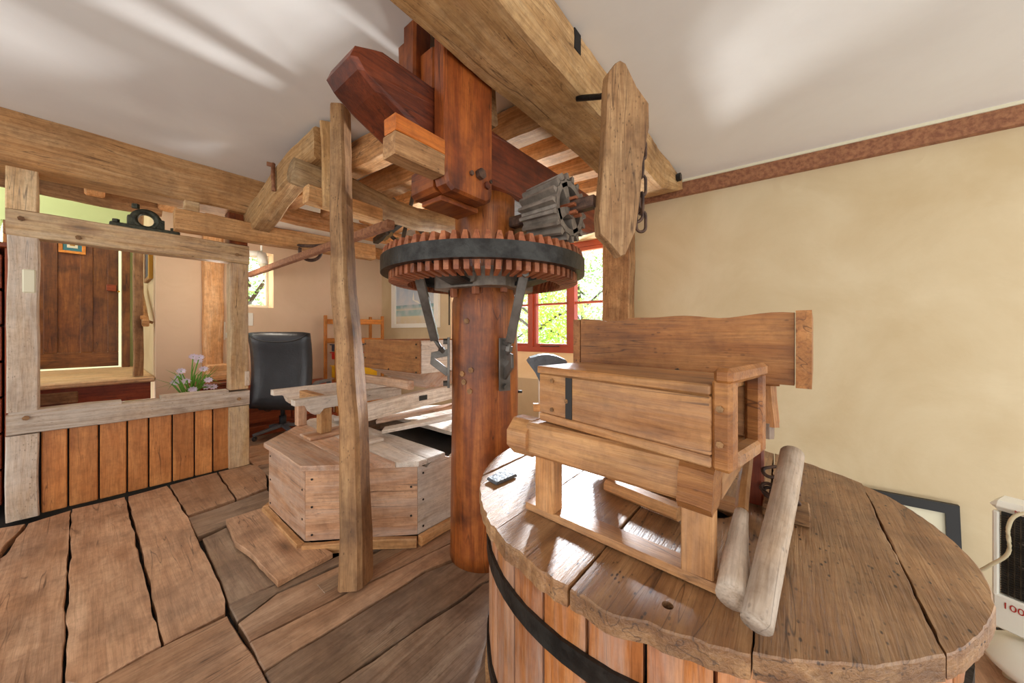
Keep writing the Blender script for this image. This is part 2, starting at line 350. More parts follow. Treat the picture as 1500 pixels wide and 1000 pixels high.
def prism(name, poly, z0, z1, mat, parent=None, gdir=(1, 0), jit=0.003, step=0.05, topjit=0.0, hole=None, edge=0.004, **kw):
    """board with a ragged outline: poly is a list of (x, y)"""
    out = []; n = len(poly); sd = random.random()*50
    for i in range(n):
        a = Vector(poly[i]).to_2d(); b_ = Vector(poly[(i+1) % n]).to_2d(); k = max(1, int((b_-a).length/step))
        nrm = Vector((b_.y-a.y, a.x-b_.x)); nrm = nrm.normalized() if nrm.length else nrm
        for j in range(k):
            q = a.lerp(b_, j/k)
            out.append(q+nrm*(noise.noise(Vector((q.x*7+sd, q.y*7, 3)))*jit*1.6+random.uniform(-jit, jit)*0.5))
    area = sum(out[i].x*out[(i+1) % len(out)].y-out[(i+1) % len(out)].x*out[i].y for i in range(len(out)))
    if area < 0: out.reverse()
    N = len(out); cx = sum((p for p in out), Vector((0, 0)))/N
    vs = []
    for z, e in ((z0, 0), (z1-edge, 0), (z1, edge)):
        for p in out:
            d = (cx-p); d = d.normalized() if d.length else d
            vs.append(V(p.x+d.x*e, p.y+d.y*e, z+(noise.noise(V(p.x*4+sd, p.y*4, 0))*topjit if z > z0 else 0)))
    F = [tuple(reversed(range(N))), tuple(range(2*N, 3*N))]
    for k in range(2):
        for j in range(N): a = k*N+j; b_ = k*N+(j+1) % N; F.append((a, b_, b_+N, a+N))
    gd = Vector(gdir).normalized(); gp = Vector((-gd.y, gd.x))
    gr = [(v.x*gd.x+v.y*gd.y, v.x*gp.x+v.y*gp.y, v.z) for v in vs]
    return put(name, vs, F, mat, parent, gr, **kw)
def lathe_geo(prof, c, seg=32, wob=0.0, sd=0.0):
    vs = []; gr = []; c = Vector(c)
    for (r, z) in prof:
        for i in range(seg):
            t = 2*math.pi*i/seg; rr = r*(1+wob*noise.noise(V(math.cos(t)*1.5+sd, math.sin(t)*1.5, z*1.7)))
            vs.append(c+V(rr*math.cos(t), rr*math.sin(t), z)); gr.append((z, rr*math.cos(t), rr*math.sin(t)))
    F = []
    for k in range(len(prof)-1):
        for j in range(seg): a = k*seg+j; b_ = k*seg+(j+1) % seg; F.append((a, b_, b_+seg, a+seg))
    F.append(tuple(reversed(range(seg)))); F.append(tuple(range((len(prof)-1)*seg, len(prof)*seg)))
    return vs, F, gr
def lathe(name, prof, c, mat, parent=None, seg=32, smooth=True, wob=0.0, **kw):
    vs, F, gr = lathe_geo(prof, c, seg, wob); return put(name, vs, F, mat, parent, gr, smooth, **kw)
def ring_geo(c, r0, r1, z0, z1, seg=64, a0=0, a1=2*math.pi):
    full = abs(a1-a0-2*math.pi) < 1e-6; n = seg if full else seg+1; vs = []; F = []; gr = []
    for i in range(n):
        t = a0+(a1-a0)*i/seg
        for (r, z) in ((r0, z0), (r1, z0), (r1, z1), (r0, z1)):
            vs.append(Vector(c)+V(r*math.cos(t), r*math.sin(t), z)); gr.append((t*r1, r, z))
    for i in range(seg):
        a = i*4; b_ = ((i+1) % n)*4
        for k in range(4): F.append((a+k, a+(k+1) % 4, b_+(k+1) % 4, b_+k))
    if not full: F += [(0, 3, 2, 1), tuple((n-1)*4+k for k in (0, 1, 2, 3))]
    return vs, F, gr
def torus_geo(c, R, r, ax, seg=20, n=6, arc=2*math.pi, st=0):
    """ring of round bar; ax = (u, v) the plane of the ring"""
    u, v = Vector(ax[0]).normalized(), Vector(ax[1]).normalized(); w = u.cross(v); vs = []; F = []
    full = abs(arc-2*math.pi) < 1e-6; m = seg if full else seg+1
    for i in range(m):
        t = st+arc*i/seg; d = u*math.cos(t)+v*math.sin(t)
        for j in range(n): q = 2*math.pi*j/n; vs.append(Vector(c)+d*(R+r*math.cos(q))+w*(r*math.sin(q)))
    for i in range(seg):
        for j in range(n): a = i*n+j; b_ = i*n+(j+1) % n; c2 = ((i+1) % m)*n; F.append((a, b_, c2+(j+1) % n, c2+j))
    if not full: F += [tuple(reversed(range(n))), tuple((m-1)*n+k for k in range(n))]
    return vs, F, [tuple(q) for q in vs]
def link_geo(c, L, R, r, u, v):
    """an oval chain link, long way along u"""
    u, v = Vector(u).normalized(), Vector(v).normalized(); w = u.cross(v); vs = []; F = []; path = []
    for i in range(9): t = -math.pi/2+math.pi*i/8; path.append(Vector(c)+u*(L/2+R*math.cos(t))+v*(R*math.sin(t)))
    for i in range(9): t = math.pi/2+math.pi*i/8; path.append(Vector(c)+u*(-L/2+R*math.cos(t))+v*(R*math.sin(t)))
    N = len(path)
    for i, p in enumerate(path):
        t = (path[(i+1) % N]-path[i-1]).normalized(); a = t.cross(w).normalized()
        for j in range(6): q = 2*math.pi*j/6; vs.append(p+a*(r*math.cos(q))+w*(r*math.sin(q)))
    for i in range(N):
        for j in range(6): F.append((i*6+j, i*6+(j+1) % 6, ((i+1) % N)*6+(j+1) % 6, ((i+1) % N)*6+j))
    return vs, F, [tuple(q) for q in vs]
def bolt_geo(c, nrm, r=0.012, h=0.012, sides=6):
    nrm = Vector(nrm).normalized(); u = nrm.orthogonal().normalized(); v = nrm.cross(u); c = Vector(c); vs = []
    for k in (0, h):
        for i in range(sides): t = 2*math.pi*i/sides; vs.append(c+u*r*math.cos(t)+v*r*math.sin(t)+nrm*k)
    F = [tuple(range(sides, 2*sides)), tuple(reversed(range(sides)))]
    for i in range(sides): j = (i+1) % sides; F.append((i, j, j+sides, i+sides))
    return vs, F, [tuple(q) for q in vs]
def bolt(name, c, nrm, mat, parent, r=0.012, h=0.012):
    v, f, g = bolt_geo(c, nrm, r, h); return put(name, v, f, mat, parent, g)
def textobj(name, body, size, loc, rot, mat, parent):
    cu = bpy.data.curves.new(name, 'FONT'); cu.body = body; cu.size = size; cu.extrude = 0.0004; cu.align_x = 'CENTER'; cu.align_y = 'CENTER'
    t0 = bpy.data.objects.new('t', cu); COL.objects.link(t0); cu.materials.append(mat); bpy.context.view_layer.update()
    me = bpy.data.meshes.new_from_object(t0.evaluated_get(bpy.context.evaluated_depsgraph_get())); bpy.data.objects.remove(t0)
    o = bpy.data.objects.new(name, me); COL.objects.link(o); o.parent = parent
    o.location = Vector(loc)-wl(parent); o.rotation_euler = rot; reg(o, loc); return o
# ================================================================== THE SETTING
FT = 0.0; CZ = 2.36; SK = 0.066
def WX(Y): return 3.12-SK*(Y-0.714)                       # inner face of the right wall at Y
def wr_box(name, Y0, Y1, z0, z1, d0=0.0, d1=0.45, mat=None, parent=None, **kw):
    vs = []
    for z in (z0, z1):
        vs += [V(WX(Y0)+d0, Y0, z), V(WX(Y0)+d1, Y0, z), V(WX(Y1)+d1, Y1, z), V(WX(Y1)+d0, Y1, z)]
    return put(name, vs, [(3, 2, 1, 0), (4, 5, 6, 7), (0, 1, 5, 4), (1, 2, 6, 5), (2, 3, 7, 6), (3, 0, 4, 7)], mat, parent, **kw)
YF = 4.9
WY0, WY1, WZ0, WZ1 = 1.36, 3.40, 0.87, 2.10                # window opening
def quadwall():
    parts = []
    def b_(Y0, Y1, z0, z1, d0=0, d1=0.45):
        vs = []
        for z in (z0, z1): vs += [V(WX(Y0)+d0, Y0, z), V(WX(Y0)+d1, Y0, z), V(WX(Y1)+d1, Y1, z), V(WX(Y1)+d0, Y1, z)]
        parts.append((vs, [(3, 2, 1, 0), (4, 5, 6, 7), (0, 1, 5, 4), (1, 2, 6, 5), (2, 3, 7, 6), (3, 0, 4, 7)]))
    b_(-2.2, WY0, -0.7, CZ); b_(WY1, YF, -0.7, CZ); b_(WY0, WY1, -0.7, 0.60); b_(WY0, WY1, WZ1, CZ)
    # splayed sill
    Y0, Y1 = WY0, WY1
    vs = [V(WX(Y0), Y0, .60), V(WX(Y0)+.45, Y0, .60), V(WX(Y1)+.45, Y1, .60), V(WX(Y1), Y1, .60), V(WX(Y0)+.45, Y0, .87), V(WX(Y1)+.45, Y1, .87), V(WX(Y0)+.33, Y0, .87), V(WX(Y1)+.33, Y1, .87)]
    parts.append((vs, [(0, 3, 2, 1), (1, 2, 5, 4), (0, 6, 7, 3), (6, 4, 5, 7), (0, 1, 4, 6), (3, 7, 5, 2)]))
    v, f, g = join(parts); return put('wall_right', v, f, M['wall'], None, g, kind='structure')
wall_right = quadwall()
# floor: dark ground under the boards, boards are its parts
def slab(name, polys, mat, **kw):
    v, f, g = join([bx(*p) for p in polys]); return put(name, v, f, mat, None, g, kind='structure', **kw)
floor = slab('floor', [(-1.8, 2.2, -2.0, 4.9, -0.20, -0.035), (2.2, 3.6, 1.05, 4.9, -0.20, -0.035), (-3.0, -1.8, 2.5, 4.9, -0.2, -0.035)], M['dark'])
slab('floor_sunken', [(2.15, 3.6, -2.2, 1.10, -0.75, -0.65)], M['floor_grey'])
slab('ceiling', [(-1.8, 3.6, -2.2, 4.56, CZ, CZ+0.12), (0.41, 3.6, 4.56, 5.1, CZ, CZ+0.12)], M['ceil'])
slab('ceiling_stair', [(-2.4, 0.55, 4.62, 6.9, 2.95, 3.05), (-2.4, 0.55, 4.50, 4.62, 2.48, 3.05)], M['ceil'])
slab('wall_far', [(0.41, 0.98, YF, YF+0.25, -0.1, 2.48), (0.98, 1.41, YF, YF+0.25, -0.1, 1.40), (0.98, 1.41, YF, YF+0.25, 2.06, 2.48), (1.41, 3.6, YF, YF+0.25, -0.1, 2.48)], M['wall_pink'])
slab('wall_stair', [(0.41, 0.55, YF+0.25, 6.9, -0.1, 2.95), (0.41, 0.55, YF-0.0, YF+0.25, 2.48, 2.95)], M['wall'])
DX0, DX1 = -0.60, 0.225                                     # far door opening
slab('wall_door', [(-2.4, DX0-0.02, 6.7, 6.85, 0.0, 2.95), (DX1+0.06, 0.41, 6.7, 6.85, 0.0, 2.95), (DX0-0.02, DX1+0.06, 6.7, 6.85, 2.34, 2.95)], M['green'])
slab('wall_behind_door', [(-1.2, 1.6, 8.0, 8.1, 0.0, 2.95)], M['mat'])
slab('ground_outside', [(3.6, 8.6, 1.2, 14, -1.1, -1.0)], M['grass'])
# skirting moulding along right wall top
wr_box('trim_1', -2.0, WY0-0.3, CZ-0.018, CZ, -0.055, 0.0, M['mat'], None, kind='structure')
# boards
def plank(pix, mat, dz=0.0, gd='y', jit=0.004, gap=True, th=0.035, **kw):
    poly = [at_z(x, y, 0).to_2d() for x, y in pix]
    g = (0, 1) if gd == 'y' else (1, 0)
    return prism('plank', poly, -th if not kw.get('raised') else 0.004, dz, mat, floor, g, jit, 0.045, topjit=0.003)
F1, F2 = M['floor'], M['floor_grey']
# wide boards square to the partition
plank([(-260, 850), (-20, 777), (36, 767), (2, 806), (-140, 910)], F1, 0.001)
plank([(42, 766), (103, 747), (97, 850), (90, 1010), (88, 1300), (-900, 1300), (-140, 925), (8, 812)], F1)
plank([(106, 746), (183, 728), (203, 810), (236, 945), (130, 1004), (96, 1000), (101, 860)], F1, 0.003)
plank([(188, 727), (245, 711), (275, 757), (300, 810), (331, 878), (330, 897), (240, 943), (214, 830)], F1, 0.001)
plank([(249, 710), (317, 692), (344, 731), (276, 754)], F1, 0.002)
plank([(320, 691), (366, 680), (389, 683), (391, 713), (347, 730)], F1)
plank([(275, 758), (391, 717), (420, 735), (330, 768), (291, 784)], F2, -0.004, 'x')
plank([(297, 787), (330, 771), (400, 760), (440, 800), (404, 852), (336, 882), (318, 840)], F2, -0.006)
plank([(331, 768), (392, 748), (445, 795), (487, 818), (408, 861), (392, 846), (372, 822), (345, 802)], F1, 0.03, raised=True)
plank([(335, 885), (405, 855), (500, 812), (700, 742), (700, 752), (500, 824), (405, 868), (348, 909)], F2, 0.0, 'x')
plank([(349, 912), (405, 870), (500, 827), (700, 755), (700, 775), (508, 866), (364, 939)], F1, -0.002, 'x')
plank([(366, 942), (510, 869), (700, 778), (700, 805), (622, 836), (386, 982)], F1, 0.002, 'x')
plank([(388, 985), (624, 838), (705, 808), (790, 808), (790, 822), (706, 853), (497, 997), (420, 1048)], F2, 0.0, 'x')
plank([(425, 1052), (500, 1000), (708, 857), (800, 822), (900, 840), (760, 960), (600, 1120), (480, 1150)], F2, 0.003, 'x')
plank([(92, 1008), (132, 1006), (236, 948), (333, 902), (384, 985), (420, 1050), (300, 1130), (92, 1200)], F1, 0.003, 'x')
plank([(300, 1135), (423, 1055), (480, 1155), (400, 1230)], F1, 0.0, 'x')
# boards round and behind the stone cases, laid square
for (x0, x1, y0, y1, m_) in [(0.86, 1.50, 2.88, 3.10, F1), (0.86, 2.0, 3.11, 3.40, F2), (0.86, 2.9, 3.41, 3.68, F1), (1.52, 2.9, 2.88, 3.10, F1), (2.02, 2.9, 3.11, 3.40, F1), (-0.1, 2.9, 3.70, 4.05, F1), (-0.1, 2.9, 4.06, 4.45, F2), (-0.1, 2.9, 4.46, 4.88, F1),
                             (2.1, 2.9, 2.05, 2.86, F2), (2.1, 2.9, 1.1, 2.04, F1), (1.75, 2.08, 0.92, 2.0, F2), (1.48, 1.74, 0.95, 1.42, F1), (0.62, 1.05, 1.52, 1.60, F2),
                             (1.0, 2.18, -0.60, -0.34, F1), (0.40, 2.18, -1.0, -0.62, F2), (0.40, 2.18, -1.5, -1.02, F1), (1.86, 2.18, -0.32, 0.9, F2), (-1.0, 0.38, -1.5, -0.72, F1), (-1.0, 0.98, -0.60, -0.34, F1), (-1.0, 0.55, -0.32, 0.2, F2), (-1.0, 0.48, 0.22, 0.55, F1), (-1.0, 0.1, 0.57, 0.9, F1)]:
    prism('plank', [(x0, y0), (x1, y0), (x1, y1), (x0, y1)], -0.035, 0.0, m_, floor, (1, 0), 0.003, 0.09)
# ------------------------------------------------------------------ window in the right wall
def window():
    w = thing('window_1', (WX(2.4)+0.38, 2.4, WZ0), 'red painted casement window in the deep reveal behind the gear', 'window'); w['kind'] = 'structure'
    del w['label']; del w['category']
    d0, d1 = 0.34, 0.41
    wr_box('window_frame', WY0, WY1, WZ0, WZ0+0.06, d0-0.01, d1+.02, M['winred'], w); wr_box('window_frame', WY0, WY1, WZ1-0.06, WZ1, d0, d1, M['winred'], w)
    bars = [WY0, 1.88, 2.42, 2.92, WY1]
    for i, y in enumerate(bars):
        a, b_ = (y-0.035, y+0.035) if 0 < i < 4 else ((y, y+0.05) if i == 0 else (y-0.05, y))
        wr_box('mullion', a, b_, WZ0+0.06, WZ1-0.06, d0-0.01, d1, M['winred'], w)
    for k in range(4):
        a, b_ = bars[k]+0.035, bars[k+1]-0.035
        s = wr_box('sash', a, b_, WZ0+0.06, WZ0+0.10, d0+0.01, d1-0.01, M['winred'], w)
        wr_box('sash', a, b_, 1.42, 1.445, d0+0.01, d1-0.01, M['winred'], w)
        wr_box('sash', a, b_, WZ1-0.10, WZ1-0.06, d0+0.01, d1-0.01, M['winred'], w)
        if k in (1, 3):
            wr_box('sash', a, a+0.035, WZ0+0.10, WZ1-0.10, d0+0.01, d1-0.01, M['winred'], w); wr_box('sash', b_-0.035, b_, WZ0+0.10, WZ1-0.10, d0+0.01, d1-0.01, M['winred'], w)
        wr_box('pane', a, b_, WZ0+0.09, 1.425, d0+0.034, d0+0.038, M['glass'], w); wr_box('pane', a, b_, 1.44, WZ1-0.09, d0+0.034, d0+0.038, M['glass'], w)
    rod('casement_stay', [V(WX(2.1)+.32, 2.02, WZ0+.075), V(WX(2.1)+.32, 2.28, WZ0+.07)], 0.006, M['iron'], w)
window()
# small window in the far wall
w2 = thing('window_2', (1.07, YF+0.2, 1.40), '', ''); w2['kind'] = 'structure'
for a in ('label', 'category'):
    if a in w2: del w2[a]
box('window_frame', 0.98, 1.41, YF+0.19, YF+0.23, 1.40, 1.44, M['whitepl'], w2); box('window_frame', 0.98, 1.41, YF+0.19, YF+0.23, 2.02, 2.06, M['whitepl'], w2)
box('window_frame', 0.98, 1.01, YF+0.19, YF+0.23, 1.44, 2.02, M['whitepl'], w2); box('window_frame', 1.38, 1.41, YF+0.19, YF+0.23, 1.44, 2.02, M['whitepl'], w2)
box('pane', 1.01, 1.38, YF+0.205, YF+0.21, 1.44, 2.02, M['glass'], w2, c=0)
# ------------------------------------------------------------------ stair landing and door beyond the partition
st = thing('landing', (-0.6, 5.0, 0.0), '', ''); st['kind'] = 'structure'
for a in ('label', 'category'):
    if a in st: del st[a]
box('landing_board', -2.3, 0.41, 4.92, 6.7, 0.61, 0.66, M['frame'], st, c=0.012)
box('riser', -2.3, 0.38, 4.97, 5.0, 0.44, 0.61, M['red'], st); box('wood_block', -0.33, -0.07, 4.93, 4.97, 0.475, 0.575, M['post'], st, c=0.008)
box('step', -2.3, 0.52, 4.62, 4.97, 0.40, 0.44, M['red'], st, c=0.01); box('riser', -2.3, 0.46, 4.66, 4.69, 0.22, 0.40, M['red'], st)
box('step', -2.3, 0.52, 4.34, 4.66, 0.18, 0.22, M['red'], st, c=0.01); box('riser', -2.3, 0.46, 4.38, 4.41, 0.0, 0.18, M['red'], st)
dr = thing('door_1', (DX0, 6.62, 0.67), '', ''); dr['kind'] = 'structure'
for a in ('label', 'category'):
    if a in dr: del dr[a]
DW = (DX1-DX0)
box('door_rail', DX0, DX1, 6.63, 6.67, 0.68, 0.86, M['door'], dr); box('door_rail', DX0, DX1, 6.63, 6.67, 2.18, 2.33, M['door'], dr)
xs = [DX0, DX0+0.11, -0.13, -0.05, DX1-0.11, DX1]
for a, b_ in ((0, .10), (.26, .36), (.52, .62), (.735, .825)): box('door_stile', DX0+a, DX0+b_, 6.63, 6.67, 0.86, 2.18, M['door'], dr)
for a, b_ in ((.10, .26), (.36, .52), (.62, .735)): box('door_panel', DX0+a, DX0+b_, 6.645, 6.66, 0.86, 2.18, M['door'], dr, c=0)
kn = box('latch', DX1-0.10, DX1-0.02, 6.575, 6.63, 1.62, 1.70, M['red'], dr); bolt('knob', V(DX1+0.0, 6.60, 1.62), (0, -1, 0), M['gold'], dr, 0.012, 0.02)
box('door_frame', 0.25, 0.32, 6.58, 6.72, 0.66, 2.36, M['door'], dr)
pc = thing('picture', (-0.135, 6.61, 2.02), 'small wooden framed picture with blue mount hung on the dark door', 'picture')
def frame_y(par, x0, x1, z0, z1, y, t, mfr, dep=0.02):
    for (a, b_, c_, d_) in ((x0, x1, z0, z0+t), (x0, x1, z1-t, z1), (x0, x0+t, z0+t, z1-t), (x1-t, x1, z0+t, z1-t)): box('frame_bar', a, b_, y-dep, y, c_, d_, mfr, par, c=0.003)
frame_y(pc, -0.235, -0.035, 2.04, 2.24, 6.625, 0.03, M['pine']); M['teal'] = plain('teal_mount', '3a7680', 0.6)
box('mount', -0.205, -0.065, 6.615, 6.62, 2.07, 2.21, M['teal'], pc, c=0); box('print', -0.175, -0.095, 6.611, 6.614, 2.105, 2.175, M['mat'], pc, c=0)
lathe('fruit_print', [(0.001, 0), (0.024, 0.001), (0.024, 0.016), (0.001, 0.017)], (-0.135, 6.625, 2.13), M['gold'], pc, 12)
timber('trim_2', [V(0.30, 5.05, 0.665), V(0.30, 5.05, 2.9)], 0.07, 0.07, M['post'], None, up=(0, 1, 0), kind='structure')
pc = thing('picture', (0.40, 5.6, 1.72), 'dark framed picture with a gilt edge on the stair wall', 'picture')
box('frame_bar', 0.375, 0.41, 5.12, 5.17, 1.66, 2.02, M['gold'], pc); box('frame_bar', 0.38, 0.41, 5.17, 5.62, 1.66, 1.70, M['post'], pc); box('frame_bar', 0.38, 0.41, 5.17, 5.62, 1.98, 2.02, M['post'], pc)
box('frame_bar', 0.38, 0.41, 5.62, 5.67, 1.66, 2.02, M['post'], pc); box('print', 0.39, 0.41, 5.17, 5.62, 1.70, 1.98, M['slate'], pc, c=0)
hr = thing('handrail', (0.36, 5.2, 1.3), 'moulded wooden handrail sloping down the stair wall', 'handrail')
timber('rail', [V(0.345, 5.75, 1.62), V(0.345, 4.96, 1.19)], 0.05, 0.065, M['beam'], hr, rough=0.001, seg=0.3); rod('bracket', [V(0.345, 5.02, 1.22), V(0.40, 5.02, 1.20)], 0.014, M['beam'], hr)
timber('rail', [V(0.33, 5.75, 1.655), V(0.33, 4.98, 1.24)], 0.04, 0.02, M['beam'], hr, rough=0.001, seg=0.3)
# ------------------------------------------------------------------ timber partition
PY = 3.50
pt = thing('timber_partition', (0.4, PY, 0.0), 'low pale oak framed partition with orange vertical boards on the left', 'partition')
def X_at(px, Y): return at_y(px, 500, Y).x
def Z_at(px, py, Y): return at_y(px, py, Y).z
xl0, xl1, xr0, xr1 = X_at(8, PY), X_at(57, PY), X_at(335, PY), X_at(365, PY)
zL0, zL1 = Z_at(10, 632, PY), Z_at(10, 602, PY)             # lower rail
zr0, zr1 = Z_at(365, 597, PY), Z_at(365, 571, PY)
uL0, uL1 = Z_at(10, 345, PY), Z_at(10, 304, PY)
ur0, ur1 = Z_at(365, 386, PY), Z_at(365, 361, PY)
BY = 3.42
bz0, bz1 = 2.075, CZ
TH = 0.12
lz0, lz1, uz0, uz1 = (zL0+zr0)/2, (zL1+zr1)/2, (uL0+ur0)/2, (uL1+ur1)/2
def post_seg(x0, x1, z0, z1, mat, nm='post', y0=PY):
    return timber(nm, [V((x0+x1)/2, y0+TH/2, z0), V((x0+x1)/2, y0+TH/2, z1)], x1-x0, TH, mat, pt, up=(0, 1, 0), rough=0.004, ch=0.05)
post_seg(xl0, xl1, 0, lz0-0.003, M['limed']); post_seg(xl0+0.003, xl1-0.002, lz1+0.003, uz0-0.003, M['limed']); post_seg(xl0, xl1-0.003, uz1+0.003, bz0, M['frame'])
post_seg(xr0, xr1, 0, lz0-0.003, M['frame']); post_seg(xr0+0.01, xr1-0.003, lz1+0.003, uz0-0.003, M['frame'], 'post'); post_seg(xr0, xr1-.01, uz1+0.003, bz0, M['yoke'])
box('block', xr1-0.03, xr1+0.002, PY-0.01, PY+0.03, 0.66, 0.78, M['limed'], pt); box('patch', xl0+0.055, xl1-0.01, PY-0.006, PY+0.02, 1.335, 1.475, M['mat'], pt, c=0.006)
timber('rail', [V(xl0, PY+TH/2-0.006, (uz0+uz1)/2), V(xr1, PY+TH/2-0.006, (uz0+uz1)/2)], TH, uz1-uz0, M['frame'], pt, ch=0.05)
xn0, xn1 = X_at(178, PY), X_at(237, PY)
timber('rail', [V(xl0, PY+TH/2-0.004, (lz0+lz1)/2-0.008), V(xr1, PY+TH/2-0.004, (lz0+lz1)/2-0.008)], TH, lz1-lz0-0.016, M['limed'], pt, ch=0.05)
timber('rail_edge', [V(xl1-.1, PY+TH/2-0.004, lz1-0.012), V(xn0, PY+TH/2-0.004, lz1-0.012)], TH-.01, 0.03, M['limed'], pt, ch=0.1); timber('rail_edge', [V(xn1, PY+TH/2-0.004, lz1-0.010), V(xr0, PY+TH/2-0.004, lz1-0.010)], TH-.005, 0.034, M['limed'], pt, ch=0.1)
for (px, py) in ((31, 320), (115, 348), (347, 373), (38, 612), (350, 584)): bolt('peg', at_y(px, py, PY-0.012), (0, -1, 0), M['post'], pt, 0.014, 0.012)
pxs = [59, 100, 145, 186.5, 218, 252.5, 285, 312, 337]
for a, b_ in zip(pxs, pxs[1:]):
    x0, x1 = X_at(a, PY+0.03)+0.004, X_at(b_, PY+0.03)-0.004
    box('board', x0, x1, PY+0.03, PY+0.05, 0.0, lz0+0.01, M['panel'], pt, c=0.005)
box('board_backing', xl1-0.05, xr0+0.05, PY+0.055, PY+0.065, 0.0, lz0, M['dark'], pt, c=0)
# great beam over it
bm = timber('ceiling_beam', [V(-1.2, BY+0.13, (bz0+bz1)/2), V(0.4, BY+0.13, (bz0+bz1)/2), V(1.02, BY+0.13, (bz0+bz1)/2)], 0.26, bz1-bz0+0.02, M['beam'], None, rough=0.007, ch=0.05, label='long pale oak beam over the boarded partition, meeting the ceiling', cat='beam')
# bearing block
bk = thing('shaft_bearing', (X_at(215, PY+.05), PY+0.05, uz1), 'old dark iron shaft bearing bolted on the partition rail', 'bearing')
cx = X_at(214, PY+.05)
box('base_plate', cx-0.17, cx+0.17, PY+0.0, PY+0.10, uz1-0.01, uz1+0.025, M['green_iron'], bk, c=0.006)
v, f, g = torus_geo((cx, PY+0.05, uz1+0.075), 0.06, 0.022, ((1, 0, 0), (0, 0, 1)), 20, 8); put('bearing_ring', [V(q.x, PY+.05+(q.y-PY-.05)*2.0, q.z) for q in v], f, M['green_iron'], bk, g, True)
box('foot', cx-0.09, cx-0.05, PY+0.01, PY+0.09, uz1+0.02, uz1+0.09, M['green_iron'], bk); box('foot', cx+0.05, cx+0.09, PY+0.01, PY+0.09, uz1+0.02, uz1+0.09, M['green_iron'], bk)
for dx in (-0.14, 0.14): bolt('bolt', (cx+dx, PY+0.05, uz1+0.022), (0, 0, 1), M['green_iron'], bk, 0.018, 0.03)
bolt('bolt', (cx-0.05, PY+0.05, uz1+0.15), (0, 0, 1), M['green_iron'], bk, 0.02, 0.03)
# beam and joists beyond
timber('ceiling_beam', [V(-2.3, 4.56, 2.28), V(-0.4, 4.54, 2.26), V(0.42, 4.52, 2.25)], 0.14, 0.15, M['post'], None, rough=0.01, ch=0.3, label='dark brown round-edged beam behind the partition, before the stairs', cat='beam')
J = 'short joists above the partition'
for i, (px, lab) in enumerate(((140, 'short chamfered joist end above the partition, left of the bearing'), (262, 'slanting joist end above the partition, right of the bearing'))):
    x = X_at(px, 3.75); timber('joist', [V(x, 3.66, 2.27), V(x, 4.50, 2.30)], 0.11, 0.15, M['joist'], None, rough=0.003, label=lab, cat='joist', group=J)
# square timber laid across in front of the partition head
TB = timber('notched_timber', [V(0.37, 3.36, 1.895), V(1.0, 3.36, 1.90), V(1.85, 3.36, 1.93)], 0.12, 0.145, M['beam'], None, rough=0.005, ch=0.05, label='pale square timber running from the partition head to the leaning post', cat='beam')
box('wooden_block', 0.42, 0.50, 3.33, 3.40, 1.972, 2.045, M['frame'], None, label='small pale wooden block standing on the end of the notched timber', cat='block')
timber('post', [V(X_at(312, 4.82), 4.82, 0.0), V(X_at(312, 4.82), 4.82, 2.36)], 0.16, 0.15, M['joist'], None, up=(0, 1, 0), rough=0.008, label='brown wall post seen behind the partition, beyond the flowers', cat='post')
x0 = X_at(303, 4.5)
box('timber_block', x0, x0+0.32, 4.42, 4.56, 0.62, 0.78, M['joist'], None, c=0.01, label='short squared timber lying on the low chest behind the flowers', cat='timber')
ch = thing('low_chest', (x0+0.2, 4.5, 0), 'low red-brown chest behind the flowers and partition', 'chest')
box('chest_body', x0-0.1, x0+0.20, 4.30, 4.66, 0.0, 0.58, M['red'], ch); box('chest_top', x0-0.12, x0+0.22, 4.28, 4.68, 0.58, 0.615, M['red'], ch, c=0.006)
# flowers in a pot standing behind the rail
fx = X_at(278, 3.95)
fp = thing('potted_flowers', (fx, 3.95, 0.40), 'pale lilac daisy flowers with grassy leaves behind the partition rail', 'flowers')
lathe('pot', [(0.05, 0.40), (0.075, 0.55), (0.08, 0.555), (0.07, 0.56)], (fx, 3.95, 0), M['redpl'], fp, 20)
ft = thing('plant_table', (fx, 3.95, 0), 'small wooden table carrying the flower pot', 'table')
lathe('table_top', [(0.17, 0.37), (0.18, 0.38), (0.18, 0.395), (0.17, 0.40)], (fx, 3.95, 0), M['red'], ft, 24)
for i in range(3): t = i*2.09; rod('leg', [V(fx+0.06*math.cos(t), 3.95+0.06*math.sin(t), 0.37), V(fx+0.14*math.cos(t), 3.95+0.14*math.sin(t), 0.0)], 0.012, M['red'], ft)
heads = [(262, 552), (290, 528), (283, 522), (265, 543), (282, 570), (305, 556), (302, 566), (312, 575), (272, 558), (292, 523), (256, 560), (298, 540)]
for k, (px, py) in enumerate(heads):
    c = at_y(px, py, 3.93+random.uniform(-.05, .06)); c.z = max(c.z, 0.62)
    s = rod('stem', [V(fx+random.uniform(-.03, .03), 3.95, 0.55), V((c.x+fx)/2, (c.y+3.95)/2, (c.z+.62)/2), c], 0.004, M['leafp'], fp)
    parts = []
    for i in range(9):
        t = 2*math.pi*i/9; d = V(math.cos(t), -0.35, math.sin(t)*0.75); e = V(-math.sin(t), 0, math.cos(t)*0.75)
        q = [c, c+d*0.022+e*0.009, c+d*0.036, c+d*0.022-e*0.009]; parts.append((q, [(0, 1, 2, 3)]))
    v, f, g = join(parts); put('flower_head', v, f, M['petal'], fp, g)
